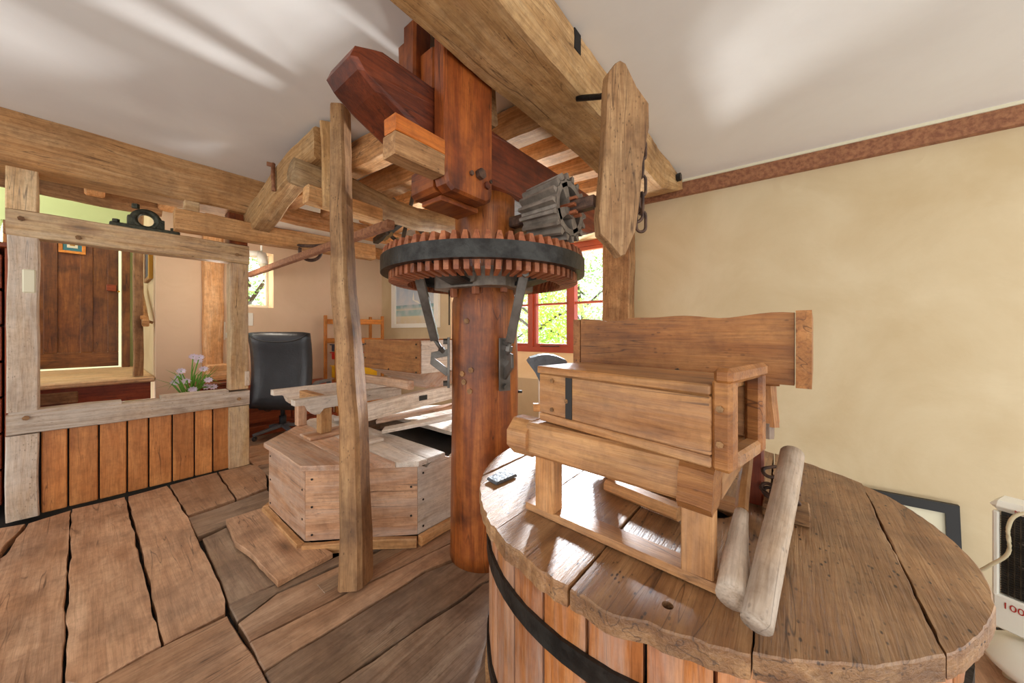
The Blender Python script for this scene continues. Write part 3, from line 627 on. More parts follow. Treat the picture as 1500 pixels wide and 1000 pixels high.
for i in range(34):
    t = random.uniform(0, 6.28); r = random.uniform(0.05, 0.22); b0 = V(fx+0.03*math.cos(t), 3.95+0.03*math.sin(t), 0.55)
    m1 = b0+V(r*0.4*math.cos(t), r*0.3*math.sin(t), random.uniform(0.10, 0.2)); e1 = b0+V(r*math.cos(t), r*0.5*math.sin(t), random.uniform(0.05, 0.28))
    wv = V(0.005, 0, 0.0)
    put('leaf', [b0-wv, b0+wv, m1+wv, m1-wv, e1], [(0, 1, 2, 3), (3, 2, 4)], M['leafp'], fp)
# dresser glimpsed at the left edge
ds = thing('dresser', (-0.9, 4.0, 0), 'tall red-brown wooden dresser with drawers at left behind the partition post', 'dresser')
box('side_panel', -0.33, -0.30, 3.72, 4.2, 0.0, 1.62, M['red'], ds); box('back_panel', -1.6, -0.33, 4.17, 4.2, 0, 1.62, M['red'], ds); box('top', -1.62, -0.29, 3.70, 4.22, 1.62, 1.65, M['red'], ds)
for i in range(7):
    dw = box('drawer', -1.58, -0.34, 3.72, 4.16, 0.05+i*0.22, 0.05+i*0.22+0.205, M['red'], ds); bolt('knob', (-0.8, 3.72, 0.15+i*0.22), (0, -1, 0), M['steel'], dw, 0.02, 0.03)
# ================================================================== GREAT CEILING BEAM, JOISTS, PLATE
mbm = timber('main_beam', [V(-1.6, 0.835, 2.243), V(0.6, 0.83, 2.243), V(3.06, 0.82, 2.243)], 0.29, 0.233, M['bark'], None, rough=0.007, ch=0.07, seg=0.05, n=6, label='massive pale rough-hewn beam crossing the ceiling above the gear', cat='beam')
for v_ in mbm.data.vertices:
    x_ = v_.co.x+mbm.location.x
    if x_ > 2.55: top_ = CZ-mbm.location.z; v_.co.z = top_-(top_-v_.co.z)*(1-0.62*(x_-2.55)/0.5)
box('mortise_shade', 1.245, 1.30, 0.678, 0.70, 2.265, 2.35, M['dark'], mbm, c=0.002)  # dark box painted as the shade of a mortise hole, nothing is cut
wp = wr_box('wall_plate', -2.0, 4.6, 2.237, CZ-0.018, -0.045, 0.0, M['rust'], None, label='narrow rusty brown plate along the top of the tan right wall', cat='wall plate')
timber('post', [V(WX(1.19)-0.07, 1.20, -0.035), V(WX(1.19)-0.07, 1.20, 2.237)], 0.25, 0.15, M['post'], None, up=(1, 0, 0), rough=0.006, ch=0.06, label='square brown wall post right of the red window', cat='post')
jx = [1.08, 1.42, 1.78, 2.12, 2.46, 2.76]
names = ['first joist right of the leaning post, pale with a rounded lower edge', 'second joist from the leaning post under the ceiling', 'third joist from the leaning post, behind the dark bridging beam', 'fourth joist from the leaning post, above the shaft top', 'fifth joist from the leaning post, above the pinion', 'last joist before the right wall, beside the red window']
for i, x in enumerate(jx):
    d = 0.10 if i < 2 else 0.05
    h_ = 0.13+0.04*(i < 2); zc = CZ-0.012-h_/2
    o = timber('joist', [V(x+0.12, 1.0 if i else 1.4, zc), V(x+0.06, 2.1, zc), V(x, 3.40, zc)], 0.135, h_, M['joist'], None, rough=0.007, ch=0.08, label=names[i], cat='joist', group='joists of the mill bay')
timber('wall_beam', [V(0.96, 4.82, 2.285), V(2.80, 4.82, 2.29)], 0.14, 0.14, M['joist'], None, rough=0.004, label='pale wall plate along the top of the far cream wall', cat='beam')
timber('cross_beam', [V(1.0, 3.52, 2.17), V(2.86, 3.52, 2.17)], 0.14, 0.13, M['joist'], None, rough=0.006, label='pale cross beam under the joists behind the log', cat='beam')
timber('curved_beam', [V(0.86, 3.48, 1.985), V(0.865, 3.25, 2.03), V(0.87, 2.9, 2.12), V(0.88, 2.55, 2.20), V(0.90, 2.20, 2.24)], 0.13, 0.20, M['bark'], None, rough=0.008, ch=0.1, label='curved oak beam rising from the partition end to the leaning post head', cat='beam')
# twin leaning posts
P0 = at_z(517, 862, 0)+V(0.025, 0.02, 0); P1 = V(0.885, 1.96, CZ-0.004)
pts = [P0.lerp(P1, t)+V(0.012*math.sin(t*7), 0.006*math.cos(t*9), 0) for t in [i/10 for i in range(11)]]; pts[0] = P0; pts[-1] = P1
timber('leaning_post', pts, 0.092, 0.125, M['post'], None, up=FW, rough=0.005, ch=0.16, seg=0.05, taper=(1.12, 0.8), label='foreground leaning oak post with one split knotty face', cat='post')
timber('hanging_post', [V(0.93, 2.17, 1.86), V(0.90, 2.15, CZ-0.004)], 0.09, 0.10, M['bark'], None, up=(0.4, 1, 0), rough=0.008, ch=0.12, label='short rough post against the ceiling just behind the leaning post head', cat='post')
lg = [at_y(427, 249, 2.30), at_y(470, 265, 2.29), at_y(513, 281, 2.28), at_y(572, 306, 2.27), at_y(610, 321, 2.26), at_y(662, 330, 2.24), at_y(690, 334, 2.24)]
timber('round_log', lg, 0.15, 0.165, M['log'], None, round_=True, smooth=True, rough=0.012, n=5, seg=0.05, taper=(1.0, 1.12), label='pale peeled log running from the leaning post towards the shaft', cat='log')
timber('beam_stub', [V(0.80, 2.22, 1.92), V(1.26, 2.21, 1.905)], 0.10, 0.10, M['beam'], None, rough=0.004, label='short square beam stub under the log at the leaning post', cat='beam')
for k, (px, py, Y, lab) in enumerate(((402, 236, 3.0, 'rusty hook bent over the curved beam near the ceiling'),)):
    h = thing('iron_hook', V(0.80, 3.0, 2.1), lab, 'hook'); rod('hook_bar', [V(0.79, 2.75, 2.26), V(0.785, 2.74, 2.18), V(0.79, 2.74, 2.07)], 0.013, M['rust'], h); rod('pin', [V(0.755, 2.76, 2.25), V(0.80, 2.75, 2.25)], 0.014, M['rust'], h)
# layshaft and ring
ls = timber('layshaft', [V(1.10, 4.62, 1.735), V(1.10, 1.80, 1.73)], 0.05, 0.05, M['rust'], None, rough=0.001, seg=0.5, label='long rusty square iron shaft sloping behind the leaning post', cat='shaft')
rg = thing('ring_hook', (1.20, 3.3, 1.80), 'curved iron ring hook hanging under the notched timber', 'hook')
c = at_y(455, 372, 3.25); v, f, g = torus_geo(c+V(0, 0, 0.03), 0.085, 0.014, ((0.8, -0.6, 0), (0, 0, 1)), 18, 7, math.pi*1.25, math.pi*0.92); put('ring', v, f, M['hook'], rg, g, True)
rod('bar', smooth_pts([c+V(-0.22, 0.12, 0.085), c+V(-0.1, 0.07, 0.07), c+V(0.02, 0, 0.075), c+V(0.1, -0.08, 0.09)]), 0.014, M['hook'], rg)
# ================================================================== UPRIGHT SHAFT WITH CROWN WHEEL
SC = V(1.262, 1.200, 0)
us = thing('upright_shaft', SC, 'great polished round oak shaft carrying the iron-rimmed crown wheel', 'mill shaft')
prof = [(0.176, 0.0), (0.172, 0.06), (0.167, 0.35), (0.166, 0.8), (0.164, 1.25), (0.150, 1.30), (0.148, 1.62), (0.150, 1.765)]
pr = []
for (a, b_) in zip(prof, prof[1:]):
    k = max(1, int((b_[1]-a[1])/0.05))
    for i in range(k): pr.append((a[0]+(b_[0]-a[0])*i/k, a[1]+(b_[1]-a[1])*i/k))
pr.append(prof[-1])
lathe('shaft_trunk', pr, SC, M['shaft'], us, 40, wob=0.035)
GZ0, GZ1, GR = 1.375, 1.443, 0.497
v, f, g = ring_geo(SC, GR-0.035, GR, GZ0, GZ1, 96); rim = put('wheel_rim', v, f, M['iron'], us, g, False)
for p in rim.data.polygons: p.use_smooth = False
NC = 72
# cog: head standing above the rim, shank inside and below it
def cog_geo():
    a = [(GR-0.052, 0, GZ1-0.002), (GR+0.004, 0, GZ1-0.002)]
    hw0, hw1 = 0.0145, 0.007
    head = ([V(GR-0.07, -hw0, GZ1), V(GR-0.004, -hw0, GZ1), V(GR-0.004, hw0, GZ1), V(GR-0.07, hw0, GZ1),
             V(GR-0.064, -hw1, GZ1+0.040), V(GR-0.012, -hw1, GZ1+0.036), V(GR-0.012, hw1, GZ1+0.036), V(GR-0.064, hw1, GZ1+0.040)],
            [(3, 2, 1, 0), (4, 5, 6, 7), (0, 1, 5, 4), (1, 2, 6, 5), (2, 3, 7, 6), (3, 0, 4, 7)])
    s = 0.0105
    sh = ([V(GR-0.12, -s*.8, GZ0-0.048), V(GR-0.036, -s, GZ0-0.036), V(GR-0.036, s, GZ0-0.036), V(GR-0.12, s*.8, GZ0-0.048),
           V(GR-0.08, -s*.8, GZ1-0.001), V(GR-0.036, -s, GZ1-0.001), V(GR-0.036, s, GZ1-0.001), V(GR-0.08, s*.8, GZ1-0.001)],
          [(3, 2, 1, 0), (4, 5, 6, 7), (0, 1, 5, 4), (1, 2, 6, 5), (2, 3, 7, 6), (3, 0, 4, 7)])
    return join([head, sh])
cv, cf, cg = cog_geo(); me = bpy.data.meshes.new('cog'); me.from_pydata(cv, [], cf); me.materials.append(M['cog'])
at_ = me.attributes.new('grain', 'FLOAT_VECTOR', 'POINT'); at_.data.foreach_set('vector', [x for q in cg for x in (q[0], q[1], q[2])])
for i in range(NC):
    o = bpy.data.objects.new('cog', me); COL.objects.link(o); o.parent = rim; o.location = SC-wl(rim); o.rotation_euler = (0, 0, 2*math.pi*i/NC)
def rotz(p, t, c=SC): return V(c.x+p[0]*math.cos(t)-p[1]*math.sin(t), c.y+p[0]*math.sin(t)+p[1]*math.cos(t), p[2])
# square iron hub and four arms
hub = []
a0 = math.radians(12)
hv, hf = [], []
for (hs, z) in ((0.20, 1.31), (0.20, 1.395)):
    for k in range(4):
        for e in (-0.1, 0.1): t = a0+k*math.pi/2; hv.append(rotz((hs, e*1.5, z), t))
hf = [tuple(reversed(range(8))), tuple(range(8, 16))]+[(i, (i+1) % 8, (i+1) % 8+8, i+8) for i in range(8)]
put('hub', hv, hf, M['ironrust'], us, [tuple(q) for q in hv])
for k in range(4):
    t = a0+k*math.pi/2; q = [(0.18, -0.035, 1.32), (GR-0.03, -0.02, 1.375), (GR-0.03, -0.02, 1.43), (0.18, -0.035, 1.44)]
    vs = [rotz(p, t) for p in q]+[rotz((p[0], p[1]+0.022, p[2]), t) for p in q]
    put('wheel_arm', vs, [(0, 1, 2, 3), (7, 6, 5, 4), (0, 4, 5, 1), (1, 5, 6, 2), (2, 6, 7, 3), (3, 7, 4, 0)], M['iron'], us)
    q = [(0.18, -0.06, 1.315), (GR-0.05, -0.05, 1.372), (GR-0.05, 0.05, 1.372), (0.18, 0.06, 1.315)]
    vs = [rotz(p, t) for p in q]+[rotz((p[0], p[1], p[2]+0.015), t) for p in q]
    put('wheel_arm', vs, [(3, 2, 1, 0), (4, 5, 6, 7), (0, 1, 5, 4), (1, 2, 6, 5), (2, 3, 7, 6), (3, 0, 4, 7)], M['iron'], us)
    bolt('hub_bolt', rotz((0.20, 0.06, 1.35), t), rotz((1, 0, 0), t, V(0, 0, 0)), M['ironrust'], us, 0.028, 0.02)
for k in range(8):
    t = a0+k*0.785+0.3; timber('wedge', [rotz((0.172, 0, 1.27+0.01*(k % 3)), t), rotz((0.178, 0, 1.36), t)], 0.03, 0.022, M['cog'], us, up=(0.1, 1, 0), rough=0.002)
# two propping struts with steel brackets
def strut(p_top, p_mid, p_bot, side):
    s = timber('strut', [p_top, p_mid], 0.040, 0.030, M['steel'], us, up=FW, rough=0, seg=1, ch=0.1)
    rod('strut_rod', [p_mid, p_bot], 0.010, M['steel'], us); bolt('strut_nut', p_bot-(p_bot-p_mid).normalized()*0.02, (p_mid-p_bot), M['steel'], us, 0.017, 0.022)
    bolt('strut_bolt', p_top-FW*0.03+V(0, 0, -0.02), -FW, M['steel'], us, 0.016, 0.03)
tl = at_d(612, 398, 1.50); ml = at_d(637, 497, 1.66); bl = at_d(652, 520, 1.70)
strut(tl, ml, bl, -1)
tr_ = at_d(769, 396, 1.42); mr = at_d(747, 500, 1.52); br = at_d(744, 520, 1.53)
strut(tr_, mr, br, 1)
# brackets against the trunk
def bracket(px, py0, py1, d, outward, w):
    a = at_d(px, py0, d); b_ = at_d(px, py1, d)
    side = outward.cross(V(0, 0, 1))
    timber('bracket_plate', [b_, a], w, 0.012, M['steel'], us, up=outward, rough=0, seg=1)
    for q in (a-V(0, 0, 0.02), b_+V(0, 0, 0.02)): bolt('bracket_bolt', q+outward*0.006, outward, M['steel'], us, 0.014, 0.02)
    m1 = a.lerp(b_, 0.30); m2 = a.lerp(b_, 0.72); e = a.lerp(b_, 0.48)+outward*0.075
    timber('bracket_arm', [m1, e+V(0, 0, 0.03), e, m2], w*0.7, 0.012, M['steel'], us, up=side, rough=0, seg=1)
outL = -RT*0.98-FW*0.2; outL.normalize()
bracket(657, 494, 567, 1.69, outL, 0.05)
dR = V(at_d(741, 500, 1.5).x-SC.x, at_d(741, 500, 1.5).y-SC.y, 0).normalized()
bracket(739, 495, 572, 1.575, dR, 0.055)
rod('hanging_wire', [at_d(658, 425, 1.68), at_d(658, 476, 1.68)], 0.003, M['iron'], us)
for (px, py) in ((676, 560), (688, 573), (690, 542), (682, 470), (672, 548)): bolt('plug', SC+V(0, 0, at_d(px, py, 1.58).z)+(V(at_d(px, py, 1.58).x, at_d(px, py, 1.58).y, 0)-SC).normalized()*0.162, V(at_d(px, py, 1.58).x, at_d(px, py, 1.58).y, 0)-SC, M['post'], us, 0.014, 0.007)
rod('nail', [SC+RT*0.16+V(0, 0, 0.80), SC+RT*0.19+V(0, 0, 0.80)], 0.007, M['iron'], us)
# ------------------------------------------------------------------ pinion
pn = thing('pinion_gear', (1.262, 0.72, 1.63), 'dark cast iron spoked pinion gear meshing with the great wheel', 'gear')
PC = V(1.275, 0.0, 1.625); R0, R1 = 0.116, 0.100; y0, y1 = 0.715, 0.90
def ycone(r_out0, r_in0, r_out1, r_in1, ya, yb, seg=40):
    vs = []; F = []; g = []
    for i in range(seg):
        t = 2*math.pi*i/seg; c_, s_ = math.cos(t), math.sin(t)
        for (r, y) in ((r_out0, ya), (r_out1, yb), (r_in1, yb), (r_in0, ya)): vs.append(V(PC.x+r*c_, y, PC.z+r*s_)); g.append((y, r*c_, r*s_))
    for i in range(seg):
        a = i*4; b_ = ((i+1) % seg)*4
        for k in range(4): F.append((a+k, b_+k, b_+(k+1) % 4, a+(k+1) % 4))
    return vs, F, g
v, f, g = ycone(R0, R0-0.028, R1, R1-0.02, y0, y1); put('pinion_drum', v, f, M['ironrust'], pn, g)
v, f, g = ycone(0.045, 0.022, 0.04, 0.022, y0-0.01, y1+0.02, 20); put('pinion_boss', v, f, M['ironrust'], pn, g)
for k in range(4):
    t = 0.5+k*math.pi/2; d = V(math.cos(t), 0, math.sin(t)); e = V(-math.sin(t), 0, math.cos(t)); c0 = V(PC.x, y0+0.0, PC.z)
    vs = []
    for yy in (0.0, 0.045):
        vs += [c0+d*0.04-e*0.016+V(0, yy, 0), c0+d*(R0-0.012)-e*0.024+V(0, yy, 0), c0+d*(R0-0.012)+e*0.024+V(0, yy, 0), c0+d*0.04+e*0.016+V(0, yy, 0)]
    put('spoke', vs, [(0, 1, 2, 3), (7, 6, 5, 4), (0, 4, 5, 1), (1, 5, 6, 2), (2, 6, 7, 3), (3, 7, 4, 0)], M['ironrust'], pn)
for k in range(18):
    t = 2*math.pi*k/18; d = V(math.cos(t), 0, math.sin(t)); e = V(-math.sin(t), 0, math.cos(t))
    vs = []
    for (yy, r, w_, hgt) in ((y0, R0-0.004, 0.014, 0.030), (y1, R1-0.004, 0.012, 0.026)):
        c0 = V(PC.x, yy, PC.z); vs += [c0+d*r-e*w_, c0+d*r+e*w_, c0+d*(r+hgt)+e*w_*0.45, c0+d*(r+hgt)-e*w_*0.45]
    put('tooth', vs, [(0, 1, 2, 3), (7, 6, 5, 4), (0, 4, 5, 1), (1, 5, 6, 2), (2, 6, 7, 3), (3, 7, 4, 0)], M['ironrust'], pn)
timber('axle', [V(PC.x, 0.60, PC.z), V(PC.x, 1.03, PC.z)], 0.048, 0.048, M['hook'], pn, rough=0.001, seg=1)
for k in range(6): t = k*1.05; timber('wedge', [V(PC.x+0.034*math.cos(t), y0-0.04, PC.z+0.034*math.sin(t)), V(PC.x+0.034*math.cos(t), y0+0.05, PC.z+0.034*math.sin(t))], 0.022, 0.012, M['cog'], pn, rough=0.003)
bb = thing('bearing_block', (1.32, 0.98, 1.55), 'worn wooden bearing block between the shaft top and the pinion', 'block')
timber('block', [V(1.43, 0.96, 1.60), V(1.40, 1.12, 1.60)], 0.11, 0.08, M['log'], bb, rough=0.008); timber('iron_strap', [V(1.30, 0.93, 1.548), V(1.50, 0.93, 1.548)], 0.05, 0.02, M['steel'], bb, rough=0.002)
# ------------------------------------------------------------------ bridging beam over the shaft, with its yoke
def outline_beam():
    prof = [(0.515, 1.975), (0.53, 2.015), (0.60, 2.045), (0.72, 2.045), (1.0, 2.04), (1.5, 2.04), (2.30, 2.04), (2.30, 1.83), (2.15, 1.775), (1.60, 1.77), (1.0, 1.768), (0.86, 1.795), (0.72, 1.85), (0.60, 1.905), (0.54, 1.945)]
    P = []
    for i in range(len(prof)):
        a = Vector(prof[i]); b_ = Vector(prof[(i+1) % len(prof)]); k = max(1, int((b_-a).length/0.08))
        for j in range(k): P.append(a.lerp(b_, j/k))
    N = len(P); vs = []; cs = Vector((1.3, 1.9))
    for (y, e) in ((1.06, 0.018), (1.075, 0.0), (1.245, 0.0), (1.26, 0.018)):
        for p in P:
            q = p+((cs-p).normalized()*e if e else Vector((0, 0))); nz = noise.noise(V(q.x*6, q.y*6, y*3))*0.006
            vs.append(V(q.x+nz, y+nz, q.y+nz))
    F = [tuple(range(N)), tuple(reversed(range(3*N, 4*N)))]
    for k in range(3):
        for j in range(N): a = k*N+j; b_ = k*N+(j+1) % N; F.append((a, a+N, b_+N, b_))
    return vs, F, [(q.x, q.y, q.z) for q in vs]
v, f, g = outline_beam(); put('bridging_beam', v, f, M['bridge'], None, g, label='dark red bridging beam with a rounded end over the shaft top', cat='beam')
yk = thing('yoke', (0.96, 1.02, 1.64), 'orange oak yoke hanging from the great beam round the bridging beam', 'yoke')
def xz_prism(nm, outl, ya, yb, mat, par, e=0.01):
    P = []
    for i in range(len(outl)):
        a = Vector(outl[i]); b_ = Vector(outl[(i+1) % len(outl)]); k = max(1, int((b_-a).length/0.06))
        for j in range(k): P.append(a.lerp(b_, j/k))
    N = len(P); c_ = sum(P, Vector((0, 0)))/N; vs = []
    for (y, ee) in ((ya, e), (ya+e, 0), (yb-e, 0), (yb, e)):
        for p in P:
            nz = noise.noise(V(p.x*9, p.y*9, y*3))*0.0025
            sx_ = -1 if p.x > c_.x else 1; sz_ = -1 if p.y > c_.y else 1
            vs.append(V(p.x+sx_*ee+nz, y+nz, p.y+sz_*ee))
    F = [tuple(range(N)), tuple(reversed(range(3*N, 4*N)))]
    for k in range(3):
        for j in range(N): a = k*N+j; b_ = k*N+(j+1) % N; F.append((a, a+N, b_+N, b_))
    return put(nm, vs, F, mat, par, [(q.z, q.x, q.y) for q in vs])
xz_prism('cheek', [(0.825, 1.69), (0.835, 1.658), (0.862, 1.64), (1.05, 1.64), (1.078, 1.658), (1.088, 1.69), (1.088, 2.34), (0.825, 2.34)], 0.985, 1.058, M['yoke'], yk)
timber('bottom_block', [V(0.955, 1.062, 1.705), V(0.955, 1.205, 1.705)], 0.25, 0.118, M['yoke'], yk, rough=0.004, ch=0.14)
timber('bottom_plate', [V(0.97, 1.062, 1.634), V(0.97, 1.19, 1.634)], 0.20, 0.022, M['yoke'], yk, rough=0.003)
timber('cheek', [V(0.955, 1.295, 1.88), V(0.955, 1.295, 2.34)], 0.22, 0.06, M['yoke'], yk, up=(0, 1, 0), rough=0.003, ch=0.1)
b1 = bolt('nut', V(1.0, 0.984, 1.745), (0, -1, 0), M['hook'], yk, 0.022, 0.022); bolt('plug', V(1.045, 0.984, 1.715), (0, -1, 0), M['bridge'], yk, 0.016, 0.01)
bolt('plug', V(0.955, 0.984, 1.735), (0, -1, 0), M['hook'], yk, 0.010, 0.01); bolt('plug', V(1.07, 0.984, 1.74), (0, -1, 0), M['hook'], yk, 0.008, 0.006)
timber('packing_block', [V(0.895, 1.13, 2.055), V(0.895, 1.13, 2.22)], 0.10, 0.10, M['yoke'], None, up=(0, 1, 0), rough=0.006, label='rough orange packing block standing on the bridging beam beside the yoke', cat='block')
timber('packing_post', [V(0.855, 1.20, 2.055), V(0.855, 1.20, 2.355)], 0.085, 0.08, M['yoke'], None, up=(0, 1, 0), rough=0.004, label='taller orange post between bridging beam and ceiling, left of the yoke', cat='post')
timber('wedge_board', [V(0.622, 1.021, 1.786), V(0.822, 1.021, 1.786)], 0.07, 0.055, M['fresh'], None, rough=0.002, ch=0.06, label='bright orange pine batten driven under the bridging beam', cat='batten')
timber('wedge_timber', [V(0.618, 1.021, 1.718), V(0.822, 1.021, 1.718)], 0.074, 0.078, M['post'], None, rough=0.006, ch=0.06, label='grey weathered timber stub under the bright orange batten', cat='timber')
# rough gap-filling blocks between main beam and bridging beam
timber('packing_timber', [V(1.16, 1.10, 2.18), V(1.20, 1.36, 2.18)], 0.12, 0.22, M['post'], None, rough=0.012, label='dark broken packing timber between the great beam and the yoke', cat='timber')
# ------------------------------------------------------------------ hanging board and its rod
hb = thing('hanging_board', at_d(915, 375, 1.35), 'weathered grey-brown board hanging before the great beam', 'board')
out = [(905, 93), (912, 97), (928, 130), (946, 155), (947, 190), (938, 240), (934, 290), (927, 340), (912, 375), (905, 377), (893, 362), (876, 345), (874, 320), (880, 250), (884, 180), (886, 130), (888, 110), (898, 97)]
P = []
for i in range(len(out)):
    a = Vector(out[i]); b_ = Vector(out[(i+1) % len(out)]); k = max(1, int((b_-a).length/14))
    for j in range(k): P.append(a.lerp(b_, j/k))
N = len(P); vs = []; gr = []; nrm = FW*0.9-RT*0.25
for (t, e) in ((0.0, 0.004), (0.006, 0), (0.042, 0), (0.048, 0.004)):
    for q in P:
        w_ = at_d(q.x, q.y, 1.35)+FW*0.0; cc = at_d(912, 235, 1.35); w_ = w_+(cc-w_).normalized()*e+nrm*(t-0.02)+V(0, 0, 0)
        vs.append(w_); gr.append((w_.z, (w_-cc).dot(RT), t))
F = [tuple(range(N)), tuple(reversed(range(3*N, 4*N)))]
for k in range(3):
    for j in range(N): a = k*N+j; b_ = k*N+(j+1) % N; F.append((a, a+N, b_+N, b_))
put('board', vs, F, M['post'], hb, gr)
rod('iron_rod', [V(1.34, 0.72, 2.125), V(1.36, 0.62, 2.10), at_d(893, 137, 1.36)], 0.012, M['iron'], hb)
cn = thing('chain', (1.60, 0.55, 1.6), 'iron chain of long links hanging behind the weathered board', 'chain')
a = at_d(939, 318, 1.62)
for k in range(6):
    c = V(a.x, a.y, a.z-0.02+0.085*k); u_ = (0, 0, 1); v_ = RT if k % 2 == 0 else FW
    v, f, g = link_geo(c, 0.055, 0.022, 0.0075, u_, v_); put('link', v, f, M['hook'], cn, g, True)
rod('spike', [V(a.x, a.y, 2.13), V(a.x, a.y+0.03, 2.15), V(a.x, 0.70, 2.16)], 0.009, M['hook'], cn)
v, f, g = torus_geo(a+V(-0.02, 0.02, 0.01), 0.035, 0.008, (RT, (0, 0, 1)), 14, 6, 4.4, 3.0); put('hook', v, f, M['hook'], cn, g, True)
bolt('bolt_head', V(2.86, 0.672, 2.30), (0, -1, 0), M['iron'], None, 0.03, 0.03); meta(bpy.data.objects['bolt_head'], 'small dark iron bolt head in the side of the great beam near the wall', 'bolt')
# spur wheel half hidden behind the log
cw = thing('cog_wheel', (1.72, 2.43, 1.78), 'partly hidden cog wheel with flat grey wooden cogs behind the log', 'gear')
CC = V(1.67, 2.47, 2.07); CRR = 0.235
ax = V(0.25, 1, 0).normalized(); sx = V(1, -0.25, 0).normalized()
v, f, g = torus_geo(CC, CRR, 0.016, (sx, (0, 0, 1)), 40, 6); rm = put('wheel_rim', v, f, M['steel'], cw, g, True)
for k in range(24):
    t = 2*math.pi*k/24+0.1; d = sx*math.cos(t)+V(0, 0, math.sin(t)); e = sx*(-math.sin(t))+V(0, 0, math.cos(t))
    c0 = CC+d*(CRR+0.02)
    if c0.z > CZ-0.045: continue
    vs = []
    for s_ in (-0.05, 0.05): vs += [c0+ax*s_-d*0.03-e*0.012, c0+ax*s_-d*0.03+e*0.012, c0+ax*s_+d*0.032+e*0.007, c0+ax*s_+d*0.032-e*0.007]
    put('cog', vs, [(0, 1, 2, 3), (7, 6, 5, 4), (0, 4, 5, 1), (1, 5, 6, 2), (2, 6, 7, 3), (3, 7, 4, 0)], M['greycog'], cw)
for k in range(3): t = k*math.pi/3+0.3; d = sx*math.cos(t)+V(0, 0, math.sin(t)); timber('wheel_arm', [CC-d*CRR, CC+d*CRR], 0.03, 0.02, M['steel'], cw, up=ax, rough=0, seg=1)
timber('axle', [CC-ax*0.06, CC+ax*0.95], 0.06, 0.06, M['iron'], cw, rough=0, seg=1)
# ================================================================== OCTAGONAL STONE CASE
OC = V(1.35, 2.17, 0); OH = 0.41; OR = 0.725
oc = thing('stone_case', OC, 'octagonal pale wooden millstone case behind the leaning post', 'millstone case')
ov = [V(OC.x+OR*math.cos(math.radians(22.5+45*k)), OC.y+OR*math.sin(math.radians(22.5+45*k)), 0) for k in range(8)]
for k in range(8):
    a, b_ = ov[k], ov[(k+1) % 8]; nr = ((a+b_)/2-OC).normalized(); d = (b_-a)
    m_ = M['white'] if k == 5 else M['tun']
    vs = []; q0 = a+d*0.004; q1 = b_-d*0.004
    n_ = 10; F = []; g = []
    top = [OH+(0 if k != 5 else 0.02*noise.noise(V(i*1.7, 0, 0))-0.02*(i % 3 == 1)) for i in range(n_+1)]
    for i in range(n_+1):
        p = q0.lerp(q1, i/n_)
        for (o_, z) in ((0, 0.05), (0, top[i]), (-0.025, top[i]), (-0.025, 0.05)): vs.append(p+nr*o_+V(0, 0, z)); g.append((i/n_*d.length, z, o_))
    for i in range(n_):
        for j in range(4): F.append((i*4+j, i*4+4+j, i*4+4+(j+1) % 4, i*4+(j+1) % 4))
    F += [(0, 1, 2, 3), tuple(n_*4+j for j in (3, 2, 1, 0))]
    put('side_board', vs, F, m_, oc, g)
    timber('skirting', [a+nr*0.02+V(0, 0, 0.025), b_+nr*0.02+V(0, 0, 0.025)], 0.035, 0.05, M['joist'], oc, rough=0.005)
    for (t_, z_) in ((0.06, 0.08), (0.06, 0.22), (0.06, 0.36), (0.94, 0.15), (0.94, 0.30)): bolt('nail', a.lerp(b_, t_)+V(0, 0, z_)+nr*0.001, nr, M['iron'], oc, 0.006, 0.002)
def octclip(x0, x1, R=OR+0.025):
    """octagon cut to a strip x0..x1"""
    poly = [Vector((OC.x+R*math.cos(math.radians(22.5+45*k)), OC.y+R*math.sin(math.radians(22.5+45*k)))) for k in range(8)]
    def cut(pl, xx, keep):
        out = []
        for i in range(len(pl)):
            a, b_ = pl[i], pl[(i+1) % len(pl)]; ia = (a.x-xx)*keep >= 0; ib = (b_.x-xx)*keep >= 0
            if ia: out.append(a)
            if ia != ib: out.append(a.lerp(b_, (xx-a.x)/(b_.x-a.x)))
        return out
    return cut(cut(poly, x0, 1), x1, -1)
for (a, b_, m_) in ((0.5, 0.83, 'tun'), (0.834, 0.98, 'tun'), (0.984, 1.115, 'white'), (1.119, 1.235, 'white'), (1.52, 1.66, 'white'), (1.664, 1.82, 'white'), (1.824, 2.2, 'white')):
    prism('lid_board', octclip(a, b_), OH+0.001, OH+0.027, M[m_], oc, (0, 1), 0.003, 0.05)
ms = lathe('millstone', [(0.60, 0.02), (0.62, 0.04), (0.62, 0.25), (0.60, 0.27)], OC, M['stone'], None, 40, label='round grey millstone lying inside the octagonal case', cat='millstone')
for (a, b_, s, lab) in ((V(1.20, 2.05, 0.465), V(1.56, 1.72, 0.55), 0.10, 'loose weathered board slanting up from the case lid toward the shaft'), (V(1.30, 2.30, 0.47), V(1.75, 1.90, 0.57), 0.12, 'second loose board slanting across the case opening, behind the first'), (V(1.15, 2.62, 0.46), V(1.62, 2.22, 0.475), 0.08, 'flat pale board bridging the opening in the octagonal case')):
    timber('loose_board', [a, b_], s, 0.022, M['white'] if s != 0.12 else M['tun'], None, rough=0.004, label=lab, cat='board', group='loose boards on the octagonal case')
